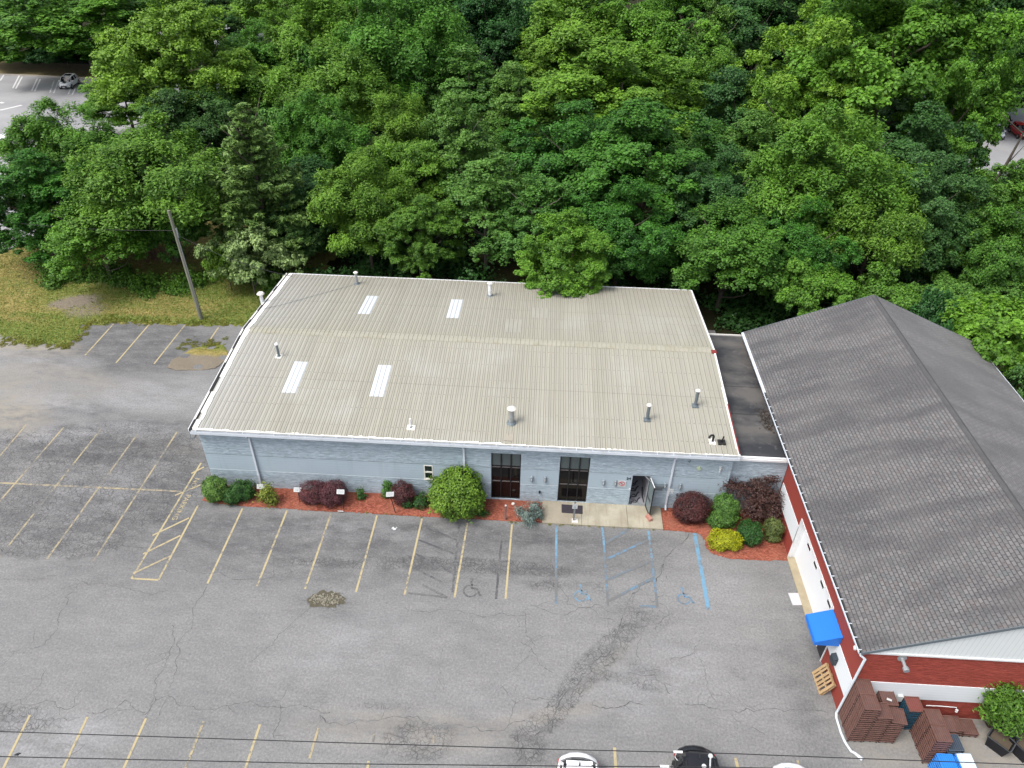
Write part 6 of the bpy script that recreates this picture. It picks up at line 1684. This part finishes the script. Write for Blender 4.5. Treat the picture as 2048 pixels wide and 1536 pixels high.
    for s_ in (-1,1):
        lm = MB(); lm.hexa([(s_*w*.50,h2-.06,.62),(s_*w*.84,h2-.24,.66),(s_*w*.84,h2-.34,.66),(s_*w*.50,h2-.2,.62)][::s_], [(s_*w*.50,h2-.06,.72),(s_*w*.85,h2-.26,.82),(s_*w*.83,h2-.36,.85),(s_*w*.50,h2-.2,.77)][::s_]); lm.build('headlight', M['lamp_clear'], t)
        lm = MB(); lm.box(min(s_*w*.70,s_*w*.955), max(s_*w*.70,s_*w*.955), -h2+.05, -h2+.16, .66, .86); warp(lm).build('tail_light', M['tail_red'], t)
        mm = MB(); mm.hexa([(s_*w*.97,.82,.98),(s_*(w+.20),.80,.98),(s_*(w+.20),.92,.98),(s_*w*.97,.92,.98)][::s_], [(s_*w*.97,.82,1.1),(s_*(w+.18),.80,1.13),(s_*(w+.18),.92,1.13),(s_*w*.97,.92,1.1)][::s_]); mm.build('mirror', M[paint], t)
        for y in (-h2+.88, h2-.86):
            wm = MB(); wm.tube([(s_*(w-.20),y,.335),(s_*(w-.19),y,.335),(s_*(w-.01),y,.335),(s_*(w+.012),y,.335)], [.30,.335,.335,.31], 20); wh = wm.build('wheel', M['tyre'], t)
            wm = MB(); wm.tube([(s_*(w+.005),y,.335),(s_*(w+.018),y,.335)], [.215,.19], 14); wm.build('rim', M['rim'], wh)
            am = MB(); am.tube([(s_*(w-.03),y,.345),(s_*(w+.006),y,.345)], .385, 20); am.build('wheel_arch', M['car_trim'], t)
    if rails:
        for s_ in (-1,1):
            rm = MB(); rm.tube([(s_*wr*.86,yb+.2,H-.04),(s_*wr*.86,yb+.28,H+.03),(s_*wr*.86,yc-.25,H+.03),(s_*wr*.86,yc-.15,H-.04)], .018, 6); rm.build('roof_rail', M['car_trim'], t)
        rm = MB(); rm.tube([(0,yb+.15,H-.01),(0,yb+.02,H+.10)], [.035,.01], 6); rm.build('antenna', M['car_trim'], t)
    if sunroof:
        sm = MB(); sm.add([(-wr*.72,-.9,H+.012),(wr*.72,-.9,H+.012),(wr*.72,.12,H+.004),(-wr*.72,.12,H+.004)], [(0,1,2,3)]); sm.build('sunroof', M['roof_dark'], t)
    if hoodstripe:
        sm = MB(); sm.add([(-w*.34,1.28,1.045),(w*.34,1.28,1.045),(w*.24,h2-.45,.955),(-w*.24,h2-.45,.955)], [(0,1,2,3)]); sm.build('hood_decal', M['car_trim'], t)
    if plate:
        sm = MB(); sm.box(-.17,.17,h2+.04,h2+.05,.4,.52); sm.build('number_plate', M['sign_white'], t)
    t.location = loc; t.rotation_euler = (0,0,rz)
    return t
PI = math.pi
def bumper_at(px, py, z, back):   # rear edge seen at this point: centre lies BACK metres south
    p = G(px, py, z); return (p.x, p.y-back, 0)
car('white suv with roof rails parked below the power lines, leftmost of the nose-south cars', bumper_at(1156,1503,.95,2.27), PI, 'car_white', rails=True)
blk = car('black hatchback with a silver rack piece on its roof, parked between two white cars', bumper_at(1388,1489,.95,2.25), PI, 'car_black', rails=True, L=4.5, W=1.86)
car('white car nearest the brown trays, only its rear edge showing', bumper_at(1578,1524,.95,2.27), PI, 'car_white', H=1.55)
mb = MB(); p = G(1421,1512,1.72); q = G(1420,1540,1.72)
blo = blk.location
def loc_(v, dz=0): return (-(v.x-blo.x), -(v.y-blo.y), v.z+dz)
mb.tube([loc_(p), loc_(q)], .035, 8); 
for v in (p, G(1408,1533,1.72)): mb.tube([loc_(v,-.02), loc_(v,.03)], [.10,.10], 12)
o = mb.build('rack_arm', M['sign_white']); o.parent = blk
mb = MB(); g1 = G(1354,1507,1.3); 
c1_ = (-(g1.x-blo.x), -(g1.y-blo.y)); mb.tube([(c1_[0]-.1,c1_[1],1.06),(c1_[0],c1_[1]-.1,1.10),(c1_[0]+.06,c1_[1]+.05,1.08),(c1_[0]-.04,c1_[1]+.18,1.06)], .018, 5); o = mb.build('strap', M['sign_white']); o.parent = blk
car('white suv with black hood decal and sunroof, parked alone in the far lot', (-76.3,118.0,-.1), PI+.15, 'car_white', sunroof=True, hoodstripe=True, plate=True)
p = G(68,252,.4); car('dark blue car half hidden by the bright tree in the far lot', (p.x+1.0,p.y+.2,-.1), PI/2+.25, 'car_navy', H=1.5)
p = G(8,283,.6); car('white car at the left border of the far lot', (p.x-.4,p.y,-.1), PI/2-.5, 'car_white', H=1.5)
p = G(1990,262,.6); car('silver car glimpsed between trees in the side lot', (p.x,p.y,-.1), PI-.2, 'car_silver')
p = G(2036,268,.6); car('red car cut by the right border of the side lot', (p.x+1.2,p.y+1.5,-.1), PI-.1, 'car_red')
p = G(2012,255,.6); car('black car between the silver one and the red one', (p.x+1.0,p.y+3.5,-.1), PI-.1, 'car_black')

# brick house glimpsed through the wood
hs = empty('brick_house', (-24, 132, -.1), 'red brick house with grey roof glimpsed through gaps in the locusts', 'building')
mb = MB(); mb.box(-34,-16,128,138,-.1,4.2); mb.build('wall', plain('house_brick', (.28,.055,.035), .8, var=.2, vs=3), hs)
mb = MB()
for s_, ya_, yb_ in ((0,127.4,133),(1,138.6,133)): mb.add([(-34.6,ya_,4.1),(-15.4,ya_,4.1),(-15.4,yb_,7.6),(-34.6,yb_,7.6)], [(0,1,2,3) if not s_ else (3,2,1,0)])
mb.add([(-34.6,127.4,4.1),(-34.6,133,7.6),(-34.6,138.6,4.1)], [(0,1,2)]); mb.add([(-15.4,127.4,4.1),(-15.4,138.6,4.1),(-15.4,133,7.6)], [(0,1,2)])
mb.build('roof', plain('house_roof', (.22,.22,.24), .85), hs)
for x in (-31,-26,-20.5):
    mb = MB(); mb.box(x-.7,x+.7,127.93,127.99,1.2,2.8); f = mb.build('window', M['white_trim'], hs); mb = MB(); mb.box(x-.6,x+.6,127.9,127.928,1.3,2.7); mb.build('pane', M['car_glass'], f)
